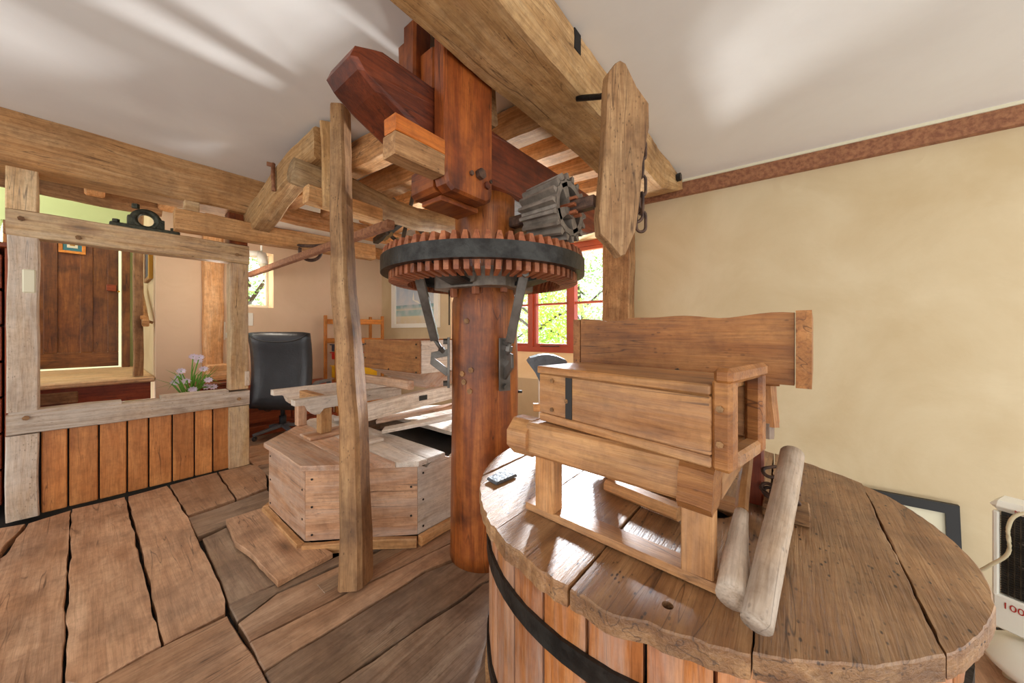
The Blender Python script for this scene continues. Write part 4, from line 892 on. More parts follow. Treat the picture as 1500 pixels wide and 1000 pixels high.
# horse over it: three rails with ogee noses
hs = thing('wooden_horse', (1.2, 2.3, OH+0.03), 'floury white wooden horse frame standing on the octagonal case', 'frame')
def nosed(x0, x1, y, z0, z1, mat, nm='rail', w=0.065, y2=None):
    h = z1-z0; y2 = y if y2 is None else y2
    pr_ = [(x0, z1), (x0, z1-0.035), (x0+0.05, z1-0.038), (x0+0.075, z1-0.052), (x0+0.09, z0+0.02), (x0+0.11, z0), (x0+0.14, z0), (x0+0.165, z0+0.03), (x0+0.18, z0+0.032), (x1, z0+0.032), (x1, z1)]
    N = len(pr_); vs = []
    for s in (-w/2, w/2):
        for (x, z) in pr_: vs.append(V(x, y+(y2-y)*(x-x0)/(x1-x0)+s, z))
    F = [tuple(range(N)), tuple(reversed(range(N, 2*N)))]+[(i, i+N, (i+1) % N+N, (i+1) % N) for i in range(N)]
    return put(nm, vs, F, mat, hs)
nosed(0.775, 2.0, 2.72, 0.60, 0.71, M['white']); nosed(0.775, 1.5, 2.34, 0.585, 0.69, M['white'])
timber('lever', [V(0.98, 1.995, 0.61), V(1.45, 1.985, 0.645), V(2.0, 1.985, 0.67)], 0.06, 0.10, M['white'], hs, rough=0.003, ch=0.05)
box('lever_label', 1.41, 1.475, 1.953, 1.956, 0.635, 0.668, M['ink'], hs, c=0)
box('cross_bar', 0.93, 0.98, 2.36, 2.70, 0.605, 0.69, M['joist'], hs); box('leg', 0.92, 0.99, 2.31, 2.375, OH+0.045, 0.615, M['beam'], hs); box('foot', 0.84, 1.18, 2.26, 2.43, OH+0.028, OH+0.045, M['tun'], hs)
box('leg', 0.985, 1.035, 1.965, 2.02, OH+0.045, 0.58, M['white'], hs); box('foot', 0.98, 1.13, 1.92, 2.04, OH+0.028, OH+0.045, M['white'], hs); box('leg', 1.60, 1.66, 2.69, 2.75, OH+0.028, 0.63, M['white'], hs)
box('leg', 1.86, 1.92, 1.955, 2.015, OH+0.028, 0.63, M['white'], hs); box('leg', 0.92, 0.98, 2.69, 2.75, OH+0.028, 0.60, M['tun'], hs); timber('roller', [V(1.06, 2.30, 0.72), V(1.06, 2.10, 0.72)], 0.05, 0.05, M['limed'], hs, round_=True, rough=0.004)
timber('cross_rail', [V(1.34, 1.95, 0.748), V(1.34, 2.80, 0.748)], 0.05, 0.06, M['tun'], hs, rough=0.004); timber('cross_rail', [V(1.92, 1.95, 0.745), V(1.92, 2.80, 0.745)], 0.05, 0.06, M['tun'], hs, rough=0.004)
# hopper on the horse
hp = thing('grain_hopper', (1.7, 2.3, 0.72), 'square pale brown wooden hopper left of the shaft', 'hopper')
hx0, hx1, hy0, hy1, hz0, hz1 = 1.39, 2.05, 1.93, 2.66, 0.80, 1.045
box('hopper_side', hx0, hx0+0.02, hy0, hy1, hz0+0.02, hz1, M['hop'], hp); box('hopper_side', hx0+0.021, hx1-0.021, hy0, hy0+0.02, hz0+0.02, hz1, M['white'], hp)
box('hopper_side', hx1-0.02, hx1, hy0, hy1, hz0+0.02, hz1, M['hop'], hp); box('hopper_side', hx0+0.021, hx1-0.021, hy1-0.02, hy1, hz0+0.02, hz1, M['hop'], hp)
cx, cy = 1.68, 2.20
tv = [V(hx0+.005, hy0+.005, hz0+.03), V(hx1-.005, hy0+.005, hz0+.03), V(hx1-.005, hy1-.005, hz0+.03), V(hx0+.005, hy1-.005, hz0+.03), V(cx-.10, cy-.10, 0.685), V(cx+.10, cy-.10, 0.685), V(cx+.10, cy+.10, 0.685), V(cx-.10, cy+.10, 0.685)]
put('hopper_slope', tv, [(0, 1, 5, 4), (1, 2, 6, 5), (2, 3, 7, 6), (3, 0, 4, 7), (4, 5, 6, 7)], M['tun'], hp)
for (yy, zz) in ((1.96, .83), (1.96, .93), (1.96, 1.02), (2.64, .90), (2.64, 1.01), (2.3, .83)): bolt('nail', V(hx0-0.001, yy, zz), (-1, 0, 0), M['iron'], hp, 0.007, 0.003)
# ================================================================== ROUND STONE CASE (vat)
VC = V(1.222, 0.312, 0); LR = 0.632; LZ = 0.60
vt = thing('round_stone_case', VC, 'large round millstone case of orange staves with worn plank lid, front right', 'millstone case')
NS = 34; VR = 0.600
for k in range(NS):
    a, b_ = 2*math.pi*k/NS+0.006, 2*math.pi*(k+1)/NS-0.006; zb, zt_ = 0.035, LZ-0.045+0.004*math.sin(k*3)
    vs = []; g = []
    for z in (zb, (zb+zt_)/2, zt_):
        for (r, t) in ((VR, a), (VR+0.002, (a+b_)/2), (VR, b_), (VR-0.03, b_), (VR-0.03, a)): vs.append(VC+V(r*math.cos(t), r*math.sin(t), z)); g.append((z, r*t, r))
    F = [(4, 3, 2, 1, 0), (10, 11, 12, 13, 14)]+[(l_*5+i, l_*5+(i+1) % 5, l_*5+5+(i+1) % 5, l_*5+5+i) for l_ in (0, 1) for i in range(5)]
    put('stave', vs, F, M['stave'], vt, g)
v, f, g = ring_geo(VC, VR+0.001, VR+0.010, 0.415, 0.462, 72); put('hoop', v, f, M['iron'], vt, g)
v, f, g = ring_geo(VC, VR+0.001, VR+0.010, 0.09, 0.13, 72); put('hoop', v, f, M['iron'], vt, g)
v, f, g = ring_geo(VC, VR-0.04, VR-0.031, 0.03, LZ-0.05, 48); put('inner_drum', v, f, M['dark'], vt, g)
lathe('base_ring', [(0.60, 0.0), (0.615, 0.01), (0.615, 0.033), (0.60, 0.034)], VC, M['post'], vt, 60)
ys = [0.945, 0.835, 0.580, 0.335, 0.045, -0.19, -0.322]
YS = [y for y in ys]
def lidpoly(ya, yb, j=0.0):
    pts = []
    def xr(y, sg=1): return math.sqrt(max(0, LR*LR-(y-VC.y)**2))+0.012*noise.noise(V(y*14, sg*5, 1))+0.006*noise.noise(V(y*45, sg*5, 7))
    n_ = 22; yy = [ya+(yb-ya)*i/n_ for i in range(n_+1)]
    pts = [(VC.x+xr(y), y) for y in yy]+[(VC.x-xr(y, -1), y) for y in reversed(yy)]
    out = []
    for p in pts:
        if not out or (Vector(p)-Vector(out[-1])).length > 0.004: out.append(p)
    return out
for k in range(6):
    ya, yb = ys[k+1]+0.0022, ys[k]-0.0022
    if k == 0: yb = VC.y+LR-0.001
    if k == 5: ya = VC.y-LR+0.001
    o = prism('lid_plank', lidpoly(ya, yb), LZ-0.042, LZ-0.003*(k % 2), M['lid'], vt, (1, 0), 0.0022, 0.025, topjit=0.003, edge=0.003)
    if k == 3: eye_plank = o
# eye of the stone and a knot hole, cut through
def cutter(c, r):
    v, f, g = lathe_geo([(r, -0.2), (r, 0.2)], c, 24); me = bpy.data.meshes.new('hole'); me.from_pydata(v, [], f); return me
import bmesh
def hole_in(o, c, r):
    me = cutter(V(0, 0, 0), r); h = bpy.data.objects.new('hole', me); COL.objects.link(h); h.location = c
    md = o.modifiers.new('b', 'BOOLEAN'); md.operation = 'DIFFERENCE'; md.solver = 'EXACT'; md.object = h
    bpy.context.view_layer.update(); dg = bpy.context.evaluated_depsgraph_get(); nm = bpy.data.meshes.new_from_object(o.evaluated_get(dg)); o.modifiers.clear(); o.data = nm
    if 'grain' in nm.attributes: nm.attributes.remove(nm.attributes['grain'])
    at = nm.attributes.new('grain', 'FLOAT_VECTOR', 'POINT'); lo = o.location
    at.data.foreach_set('vector', [x for v in nm.vertices for x in (v.co.x+lo.x, v.co.y+lo.y, v.co.z+lo.z)])
    bpy.data.objects.remove(h)
hole_in(eye_plank, V(1.13, 0.19, LZ), 0.075)
kh = at_z(978, 884, LZ); hole_in([o for o in bpy.data.objects if o.name.startswith('lid_plank')][3], V(kh.x, kh.y, LZ), 0.010)
lathe('millstone', [(0.10, 0.28), (0.12, 0.28), (0.50, 0.28), (0.53, 0.30), (0.53, 0.48), (0.10, 0.50)], VC, M['stone'], None, 48, label='millstone hidden inside the round case, glimpsed through the eye', cat='millstone')
box('kerb_block', 0.53, 0.60, 0.60, 0.77, 0.0, 0.07, M['post'], None, c=0.008, label='brown kerb block on the floor at the left foot of the round case', cat='block', rz=0.35, piv=(0.56, 0.68, 0))
q = [at_z(x, y, LZ) for x, y in ((713, 703), (741, 690), (757, 698), (727, 711))]
prism('slate_tile', [p.to_2d() for p in q], LZ+0.001, LZ+0.010, M['slate'], None, label='small dark slate tile on the lid near the shaft', cat='tile', jit=0.001)
# horse on the lid
h2 = thing('feeding_horse', (0.9, 0.33, LZ), 'brown wooden trestle frame standing on the round case lid', 'trestle')
z = LZ+0.001
timber('sole_piece', [V(0.775, 0.10, z+0.011), V(0.80, 0.575, z+0.011)], 0.055, 0.020, M['horse'], h2, rough=0.001, ch=0.08)
timber('sole_piece', [V(1.13, 0.10, z+0.016), V(1.14, 0.50, z+0.016)], 0.05, 0.030, M['horse'], h2, rough=0.002, ch=0.2)
for (x, y) in ((0.785, 0.507), (0.773, 0.140), (1.13, 0.507)): timber('leg', [V(x, y, z+0.022), V(x, y, 0.775)], 0.058, 0.046, M['horse'], h2, up=(1, 0, 0), rough=0.001, ch=0.05)
timber('leg', [V(1.24, 0.085, z+0.001), V(1.24, 0.085, 0.80)], 0.06, 0.05, M['red'], h2, up=(1, 0, 0), rough=0.001)
timber('side_rail', [V(0.760, 0.155, 0.815), V(0.775, 0.545, 0.815)], 0.075, 0.088, M['horse'], h2, rough=0.001, ch=0.10)
timber('rail_end', [V(0.757, 0.105, 0.808), V(0.759, 0.165, 0.812)], 0.095, 0.105, M['hop'], h2, rough=0.004, ch=0.2, seg=0.02)
timber('rail_end', [V(0.775, 0.540, 0.812), V(0.777, 0.605, 0.812)], 0.10, 0.10, M['horse'], h2, rough=0.002, ch=0.30, seg=0.02)
timber('side_rail', [V(1.10, 0.09, 0.815), V(1.10, 0.545, 0.815)], 0.06, 0.085, M['horse'], h2, rough=0.001)
timber('cross_rail', [V(0.80, 0.125, 0.79), V(1.12, 0.105, 0.79)], 0.045, 0.06, M['horse'], h2, rough=0.001); timber('cross_rail', [V(0.80, 0.52, 0.79), V(1.12, 0.52, 0.79)], 0.045, 0.06, M['horse'], h2, rough=0.001)
timber('post_block', [V(1.235, 0.082, 0.801), V(1.235, 0.082, 0.845)], 0.10, 0.085, M['floor_grey'], h2, up=(1, 0, 0), rough=0.002); timber('post_block', [V(1.235, 0.085, 0.846), V(1.235, 0.085, 0.99)], 0.11, 0.09, M['hop'], h2, up=(1, 0, 0), rough=0.009)
# shoe (long box) on the trestle
sh = thing('feed_shoe', (0.80, 0.3, 0.865), 'long closed wooden box lying along the trestle front, open at its right end', 'box')
A, B = V(0.672, 0.085, 0), V(0.765, 0.525, 0); dd = (B-A).normalized(); nn = V(dd.y, -dd.x, 0)
def shoe_board(nm, s0, s1, n0, n1, z0, z1, mat, c=0.003):
    vs, F = bx(s0, s1, n0, n1, z0, z1, c); w_ = [A+dd*q[0]+nn*q[1]+V(0, 0, q[2]) for q in vs]; F = [tuple(reversed(f_)) for f_ in F]
    return put(nm, w_, F, mat, sh, [tuple(q) for q in vs])
L = (B-A).length
shoe_board('front_board', 0.02, L, 0, 0.016, 0.885, 0.990, M['horse']); shoe_board('bottom_board', 0.02, L, 0.0, 0.19, 0.864, 0.884, M['horse']); shoe_board('back_board', 0.02, L, 0.174, 0.19, 0.885, 0.990, M['horse'])
shoe_board('top_board', 0.02, L+0.004, -0.005, 0.195, 0.991, 1.010, M['horse']); shoe_board('end_board', L-0.016, L-0.001, 0.017, 0.173, 0.885, 0.990, M['horse'])
shoe_board('slot_shade', L*0.74, L*0.785, -0.003, 0.0, 0.887, 0.988, M['ink'], 0.0005)  # black strip laid on the board for the darkness inside a slot
shoe_board('corner_post', -0.012, 0.02, 0.0, 0.035, 0.862, 1.020, M['hop'], 0.006); shoe_board('corner_post', -0.012, 0.018, 0.158, 0.19, 0.862, 1.020, M['hop'], 0.006)
shoe_board('end_rail', -0.014, 0.016, -0.004, 0.195, 1.012, 1.040, M['hop'], 0.007); shoe_board('end_rail', -0.012, 0.016, 0.036, 0.157, 0.862, 0.890, M['horse'], 0.005)
for (s, zz) in ((0.35*L/0.45, 0.93), (0.40*L/0.45, 0.90), (0.40*L/0.45, 0.975), (0.005, 0.91), (0.005, 0.97)): bolt('nail', A+dd*s+V(0, 0, zz)-nn*0.001, -nn, M['post'], sh, 0.006, 0.003)
# trough hopper behind
tp = thing('trough_hopper', (1.15, 0.25, 0.98), 'long rough-edged brown wooden trough behind the feed shoe', 'trough')
def ragged(nm, p0, p1, z0, z1, th, mat, par, jt=0.006, notch=None):
    d = (p1-p0); Ln = d.length; d.normalize(); nr = V(-d.y, d.x, 0); n_ = 26; vs = []; g = []; F = []
    for i in range(n_+1):
        s = Ln*i/n_; zt_ = z1+jt*noise.noise(V(s*9, z1, 2))*1.5+(-0.006 if notch and notch[0] < i/n_ < notch[1] else 0)
        for (o_, zz) in ((0, z0), (0, zt_), (th, zt_), (th, z0)): vs.append(p0+d*s+nr*o_+V(0, 0, zz)); g.append((s, zz, o_))
    for i in range(n_):
        for j in range(4): F.append((i*4+j, i*4+4+j, i*4+4+(j+1) % 4, i*4+(j+1) % 4))
    F += [(0, 1, 2, 3), tuple(n_*4+j for j in (3, 2, 1, 0))]
    return put(nm, vs, F, mat, par, g)
ragged('front_board', V(0.985, 0.515, 0), V(0.96, -0.010, 0), 0.985, 1.142, 0.028, M['hop'], tp, notch=(0.13, 0.3))
ragged('back_board', V(1.42, 0.515, 0), V(1.42, -0.010, 0), 1.06, 1.142, 0.028, M['hop'], tp)
ragged('end_board', V(0.945, -0.012, 0), V(1.46, -0.036, 0), 0.982, 1.146, -0.026, M['hop'], tp, 0.004); ragged('end_board', V(0.985, 0.518, 0), V(1.45, 0.518, 0), 1.0, 1.14, 0.024, M['hop'], tp)
vs = [V(1.012, 0.0, 0.99), V(1.012, 0.51, 0.99), V(1.40, 0.51, 1.07), V(1.40, 0.0, 1.07), V(1.05, 0.0, 0.975), V(1.05, 0.51, 0.975), V(1.41, 0.51, 1.05), V(1.41, 0, 1.05)]
put('floor_board', vs, [(0, 3, 2, 1), (4, 5, 6, 7), (0, 1, 5, 4), (1, 2, 6, 5), (2, 3, 7, 6), (3, 0, 4, 7)], M['hop'], tp)
timber('bearer', [V(1.04, 0.53, 0.955), V(1.09, 0.02, 0.982)], 0.04, 0.03, M['hop'], tp, rough=0.002)
timber('bearer', [V(1.13, 0.50, 0.62), V(1.13, 0.50, 0.97)], 0.05, 0.04, M['horse'], h2, up=(1, 0, 0), rough=0.002)
for t_ in (0.12, 0.3, 0.55): bolt('nail', V(0.979-0.025*0.3-0.004, 0.515-0.525*t_, 1.0), (-1, 0, 0), M['iron'], tp, 0.007, 0.003)
# grey winged block at far end
wb_ = thing('wing_block', (1.25, 0.68, 0.9), 'rounded grey fan-shaped block beyond the left end of the feed shoe', 'block')
c = at_d(800, 545, 1.38); vs = []; N_ = 12
prf = [(-0.078, 0.045), (-0.066, 0.060), (-0.03, 0.071), (0.0, 0.074), (0.035, 0.069), (0.07, 0.055), (0.078, 0.045), (0.045, -0.01), (0.02, -0.02), (-0.02, -0.05), (-0.045, 0.0)]
for s in (-0.05, 0.05):
    for (x, zz) in prf: vs.append(c+RT*x*1.0+FW*s+V(0, 0, zz))
n_ = len(prf); put('fan', vs, [tuple(range(n_)), tuple(reversed(range(n_, 2*n_)))]+[(i, i+n_, (i+1) % n_+n_, (i+1) % n_) for i in range(n_)], M['slate'], wb_)
timber('stem', [V(c.x, c.y, LZ+0.0), c+V(0, 0, 0.02)], 0.05, 0.05, M['limed'], wb_, up=(1, 0, 0), rough=0.002); timber('peg', [c+V(0, 0, -0.14), c+V(0, 0, -0.14)-RT*0.05], 0.03, 0.03, M['joist'], wb_, rough=0.003)
# loose pieces on the lid
timber('carved_paddle', [V(1.20, 0.083, 0.745), V(1.05, 0.083, 0.715), V(0.995, 0.083, 0.70), V(0.94, 0.082, 0.69)], 0.026, 0.024, M['horse'], None, rough=0.001, label='', cat='')
pdl = bpy.data.objects['carved_paddle']; bpy.data.objects.remove(pdl)
pd = thing('carved_paddle', (0.80, 0.078, 0.62), 'carved wooden paddle with thin handle lying against the trestle leg', 'paddle')
timber('handle', [V(1.165, 0.090, 0.752), V(1.02, 0.086, 0.725), V(0.93, 0.083, 0.695)], 0.026, 0.022, M['horse'], pd, rough=0.001, ch=0.3, seg=0.03)
timber('blade', [V(0.93, 0.083, 0.693), V(0.88, 0.082, 0.678), V(0.80, 0.080, 0.656), V(0.712, 0.074, 0.634)], 0.050, 0.050, M['limed'], pd, rough=0.003, round_=True, smooth=True, seg=0.02, n=4, taper=(0.55, 1.12))
timber('smooth_bar', [V(1.19, -0.008, 0.772), V(1.0, 0.008, 0.728), V(0.80, 0.026, 0.678), V(0.665, 0.040, 0.638)], 0.050, 0.046, M['limed'], None, smooth=True, round_=True, n=4, rough=0.0015, ch=0.30, seg=0.03, taper=(1.05, 0.90), label='smooth worn wooden bar resting beside the carved paddle on the lid', cat='bar')
mb = thing('metal_fitting', (1.2, 0.05, LZ), 'rusty chain heap and fitting behind the carved paddle', 'chain')
for k in range(9):
    c = V(1.19+random.uniform(-.04, .07), 0.045+random.uniform(-.07, .05), 0.64+random.uniform(0, 0.09)); u_ = V(random.uniform(-1, 1), random.uniform(-1, 1), random.uniform(-.4, .4)).normalized(); v_ = u_.orthogonal()
    v, f, g = link_geo(c, 0.025, 0.014, 0.005, u_, v_); put('link', v, f, M['hook'], mb, g, True)
timber('iron_bar', [V(1.25, -0.01, 0.70), V(1.10, 0.03, LZ+0.02), V(0.80, 0.045, LZ+0.012)], 0.012, 0.012, M['hook'], mb, rough=0.001); box('wood_chock', 1.15, 1.24, -0.045, 0.055, LZ+0.001, 0.635, M['post'], mb)
timber('wooden_chock', [V(1.03, 0.44, LZ+0.022), V(0.98, 0.22, LZ+0.022)], 0.05, 0.036, M['horse'], None, rough=0.003, ch=0.25, label='small chamfered wooden bar on the lid under the trestle', cat='bar')
# ================================================================== OFFICE CHAIR, CHEST, STORAGE
cp = at_z(403, 640, 0); ccx, ccy = cp.x, cp.y
oc2 = thing('office_chair', (ccx, ccy, 0), 'black leather swivel office chair beyond the partition end', 'chair')
TD = at_d(411, 540, 3.55); yaw = math.atan2(RT.y, RT.x)
bc = at_d(411, 487, 3.45); hw = 45*3.45/500
def chair_back():
    vs = []; F = []; g = []; nx, nz = 10, 12; z0, z1 = at_d(411, 597, 3.45).z, at_d(411, 486, 3.45).z
    for side in (0, 1):
        for j in range(nz+1):
            for i in range(nx+1):
                u = i/nx*2-1; w = j/nz; edge = max(abs(u)**8, (abs(w*2-1))**10)
                th = 0.045*(1-edge*0.75); hx = hw*(1-0.03*(1-w))
                p = V(bc.x, bc.y, 0)+RT*(u*hx)+FW*((-1 if side == 0 else 1)*th-0.03*(w-0.5)**2*4+0.02*math.sin(w*3)); p.z = z0+(z1-z0)*w-0.012*abs(u)**6*(1 if w > 0.9 else 0)
                vs.append(p); g.append((p.z, p.x, p.y))
    N = (nx+1)*(nz+1)
    for j in range(nz):
        for i in range(nx): a = j*(nx+1)+i; F.append((a, a+1, a+nx+2, a+nx+1)); F.append((N+a+nx+1, N+a+nx+2, N+a+1, N+a))
    per = [i for i in range(nx+1)]+[j*(nx+1)+nx for j in range(1, nz+1)]+[nz*(nx+1)+i for i in range(nx-1, -1, -1)]+[j*(nx+1) for j in range(nz-1, 0, -1)]
    for a, b_ in zip(per, per[1:]+per[:1]): F.append((a, a+N, b_+N, b_))
    return vs, F, g
v, f, g = chair_back(); put('backrest', v, f, M['leather'], oc2, g, True)
zt = at_d(411, 486, 3.45).z
hd = [V(bc.x, bc.y, zt-0.10)+RT*(hw*0.97*u)-FW*0.052+V(0, 0, 0.075*abs(u)**3) for u in [i/5-1 for i in range(11)]]
rod('headrest_seam', hd, 0.006, M['ink'], oc2)
zb = at_d(411, 597, 3.45).z
v, f = bx(-0.27, 0.27, 0.0, 0.33, zb-0.03, zb+0.06, 0.03); put('seat', [V(bc.x, bc.y, 0)+RT*q[0]+FW*q[1]+V(0, 0, q[2]) for q in v], f, M['leather'], oc2)
base = V(ccx, ccy, 0)+FW*0.12
rod('gas_column', [base+V(0, 0, 0.09), base+V(0, 0, 0.20)], 0.035, M['blackpl'], oc2, n=3); rod('gas_column', [base+V(0, 0, 0.19), base+V(0, 0, zb-0.02)], 0.022, M['blackpl'], oc2, n=3)
for s in (-1, 1):
    a = V(bc.x, bc.y, 0)+RT*(s*0.29)+FW*0.05
    timber('armrest', [a+V(0, 0, zb), a+V(0, 0, zb+0.20), a+FW*0.10+V(0, 0, zb+0.235), a+FW*0.32+V(0, 0, zb+0.23), a+FW*0.36+V(0, 0, zb+0.02)], 0.03, 0.05, M['greypl'], oc2, up=RT, rough=0, seg=0.05)
for k in range(5):
    t = 2*math.pi*k/5+2.2; d = V(math.cos(t), math.sin(t), 0); lg_ = timber('base_arm', [base+V(0, 0, 0.10), base+d*0.30+V(0, 0, 0.065)], 0.045, 0.035, M['greypl'], oc2, rough=0, seg=0.2, taper=(1, 0.7))
    v, f, g = torus_geo(base+d*0.29+V(0, 0, 0.028), 0.016, 0.012, (d, (0, 0, 1)), 14, 6); put('castor', v, f, M['blackpl'], lg_, g, True)
cd = thing('chest_of_drawers', (1.3, 4.55, 0), 'low red-brown chest of drawers behind the office chair', 'chest of drawers')
box('carcass', 0.98, 1.92, 4.44, 4.86, 0.03, 0.46, M['red'], cd); box('plinth', 0.96, 1.94, 4.38, 4.86, 0.0, 0.10, M['red'], cd); box('top', 0.95, 1.95, 4.38, 4.87, 0.46, 0.49, M['red'], cd)
for (a, b_) in ((1.0, 1.44), (1.46, 1.90)):
    d_ = box('drawer', a, b_, 4.42, 4.45, 0.13, 0.43, M['red'], cd, c=0.006); v, f, g = torus_geo(((a+b_)/2, 4.405, 0.29), 0.045, 0.006, ((1, 0, 0), (0, 0, -1)), 12, 6, math.pi, 0); put('handle', v, f, M['hook'], d_, g, True)
# pine rack with coloured tubs in the far corner
rk = thing('pine_storage_rack', (2.25, 4.6, 0), 'varnished pine storage rack in the far corner beyond the hopper', 'rack')
rx0, rx1, ry0, ry1 = 1.94, 2.60, 4.42, 4.78; rz = 1.33
for (x, y) in ((rx0, ry0), (rx1-0.035, ry0), (rx0, ry1-0.035), (rx1-0.035, ry1-0.035)): box('upright', x, x+0.035, y, y+0.035, 0, rz, M['pine'], rk)
for zz in (rz-0.075, 1.0, 0.44, 0.20): box('rail', rx0+0.036, rx1-0.036, ry0+0.005, ry0+0.03, zz-0.04, zz+0.025, M['pine'], rk); box('rail', rx0+0.036, rx1-0.036, ry1-0.03, ry1-0.005, zz-0.04, zz+0.025, M['pine'], rk)
for (a, b_, z0, z1, m_, lab) in ((2.0, 2.33, 0.85, 0.945, 'bluepl', 'dark blue plastic tub, topmost in the pine rack'), (2.0, 2.33, 0.745, 0.84, 'redpl', 'red plastic tub under the blue tub in the pine rack'), (2.0, 2.54, 0.50, 0.665, 'yelpl', 'yellow plastic tub lowest in the pine rack')):
    tb = thing('storage_tub', ((a+b_)/2, 4.58, z0), lab, 'tub', 'plastic tubs in the pine rack')
    box('tub_body', a+0.02, b_-0.02, 4.46, 4.73, z0, z1-0.012, M[m_], tb, c=0.008); box('tub_rim', a, b_, 4.455, 4.74, z1-0.012, z1, M[m_], tb, c=0.003)
# gull picture on the right wall near the corner
Ya, Yb = at_x(639, 480, 2.86).y, at_x(576, 480, 2.86).y; pz0, pz1 = 1.17, 1.92
gp = thing('seascape_picture', (2.85, (Ya+Yb)/2, pz0), 'white framed seascape print with a flying gull', 'picture')
for args in ((Ya, Yb, pz0, pz0+0.06), (Ya, Yb, pz1-0.06, pz1), (Ya, Ya+0.09, pz0+0.06, pz1-0.06), (Yb-0.09, Yb, pz0+0.06, pz1-0.06)): wr_box('frame_bar', *args, -0.035, -0.002, M['whitepl'], gp)
a, b_ = Ya+0.09, Yb-0.09; vs = [V(WX(a)-0.015, a, pz0+0.06), V(WX(b_)-0.015, b_, pz0+0.06), V(WX(b_)-0.015, b_, pz1-0.06), V(WX(a)-0.015, a, pz1-0.06)]
put('print', vs, [(0, 3, 2, 1)], M['sea'], gp, [(0, 0, 0), (0, 1.3, 0), (0, 1.3, 1), (0, 0, 1)])
ym = (a+b_)/2; zz = 1.56; gx = WX(ym)-0.018
put('gull_print', [V(gx, ym+0.02, zz+0.12), V(gx, ym-0.0, zz), V(gx, ym-0.03, zz-0.03), V(gx, ym+0.05, zz+0.01), V(gx, ym+0.11, zz+0.03), V(gx, ym-0.13, zz-0.06), V(gx, ym-0.09, zz-0.02)], [(0, 1, 3), (1, 2, 4), (6, 5, 2, 1)], M['whitepl'], gp)
# fittings
sl = thing('spotlight', (0.93, 4.2, 1.75), 'white ceiling spotlight seen at the right edge of the partition', 'lamp')
c = at_d(383, 385, 3.7); rod('lamp_can', [c+V(0, 0, 0.10), c+V(0.01, -0.03, -0.02)], 0.045, M['whitepl'], sl, n=3); rod('lamp_arm', [c+V(0, 0, 0.10), V(c.x, c.y, CZ)], 0.010, M['whitepl'], sl)
rod('bulb', [c+V(0.01, -0.03, -0.02), c+V(0.012, -0.04, -0.045)], 0.036, M['mat'], sl, n=3); rod('lamp_arm', [c+V(-0.10, 0.02, 0.09), c+V(0, 0, 0.10)], 0.03, M['whitepl'], sl, n=3)
box('light_switch', at_y(363, 455, YF).x, at_y(369, 455, YF).x+.01, YF-0.012, YF, 1.18, 1.33, M['whitepl'], None, c=0.003, label='white light switch on the far wall beside the partition post', cat='switch')
so = thing('wall_socket', (X_at(322, YF), YF-0.01, 0.9), 'white socket and cable trunking on the far wall above the flowers', 'socket')
xx = X_at(321, YF); box('socket_box', xx, xx+0.05, YF-0.03, YF, 1.02, 1.22, M['whitepl'], so); box('trunking', xx+0.01, xx+0.035, YF-0.015, YF, 0.72, 1.02, M['whitepl'], so); box('socket_plate', xx+.055, xx+0.085, YF-0.02, YF, 1.04, 1.10, M['whitepl'], so)
# ================================================================== HEATER AND LEANING FRAME
hc = V(1.93, -0.70, 0)
ht = thing('electric_heater', hc, 'cream and white electric heater with dark grille at the right edge', 'heater')
hd_ = V(-0.45, -0.89, 0).normalized(); hn = V(hd_.y, -hd_.x, 0)
if hn.dot(-hc) < 0: hn = -hn
h0 = V(1.95, -0.545, 0)
def hbox(nm, s0, s1, n0, n1, z0, z1, mat, c=0.004, par=None):
    vs, F = bx(s0, s1, n0, n1, z0, z1, c); w_ = [h0+hd_*q[0]-hn*q[1]+V(0, 0, q[2]) for q in vs]
    return put(nm, w_, F, mat, par or ht)
hbox('back_shell', 0.0, 0.36, 0.012, 0.09, 0.10, 0.50, M['whitepl'], 0.02); hbox('top_cap', -0.006, 0.366, -0.012, 0.095, 0.495, 0.530, M['whitepl'], 0.016)
hbox('side_trim', 0.0, 0.014, -0.008, 0.012, 0.20, 0.494, M['whitepl']); hbox('side_trim', 0.346, 0.36, -0.008, 0.012, 0.20, 0.494, M['whitepl'])
hbox('lower_panel', 0.0, 0.36, -0.010, 0.012, 0.10, 0.215, M['whitepl'], 0.006)
gl_ = hbox('grille_back', 0.016, 0.344, 0.004, 0.011, 0.217, 0.493, M['ink'], 0.001)
for k in range(34): hbox('grille_wire', 0.016, 0.344, -0.002, 0.001, 0.221+k*0.0078, 0.2235+k*0.0078, M['grille'], 0.0, ht)
for k in range(3): hbox('grille_wire', 0.03+k*0.012, 0.033+k*0.012, -0.004, -0.002, 0.220, 0.488, M['grille'], 0.0, ht)
for k in range(2): hbox('element_tube', 0.05, 0.31, 0.000, 0.0035, 0.32+0.08*k, 0.332+0.08*k, M['steel'], 0.001, ht)
vs, F, g = lathe_geo([(0.16, 0.03), (0.175, 0.045), (0.172, 0.062), (0.12, 0.085), (0.05, 0.10)], (0, 0, 0), 36); hm = h0+hd_*0.17
put('foot_base', [hm+hd_*q.x*1.08-hn*(q.y-0.02)+V(0, 0, q.z) for q in vs], F, M['whitepl'], ht, g, True)
for s in (-1, 1):
    for t_ in (-1, 1): q = hm+hd_*0.12*s+hn*0.09*t_; rod('foot', [q+V(0, 0, 0.0), q+V(0, 0, 0.045)], 0.014, M['creampl'], ht)
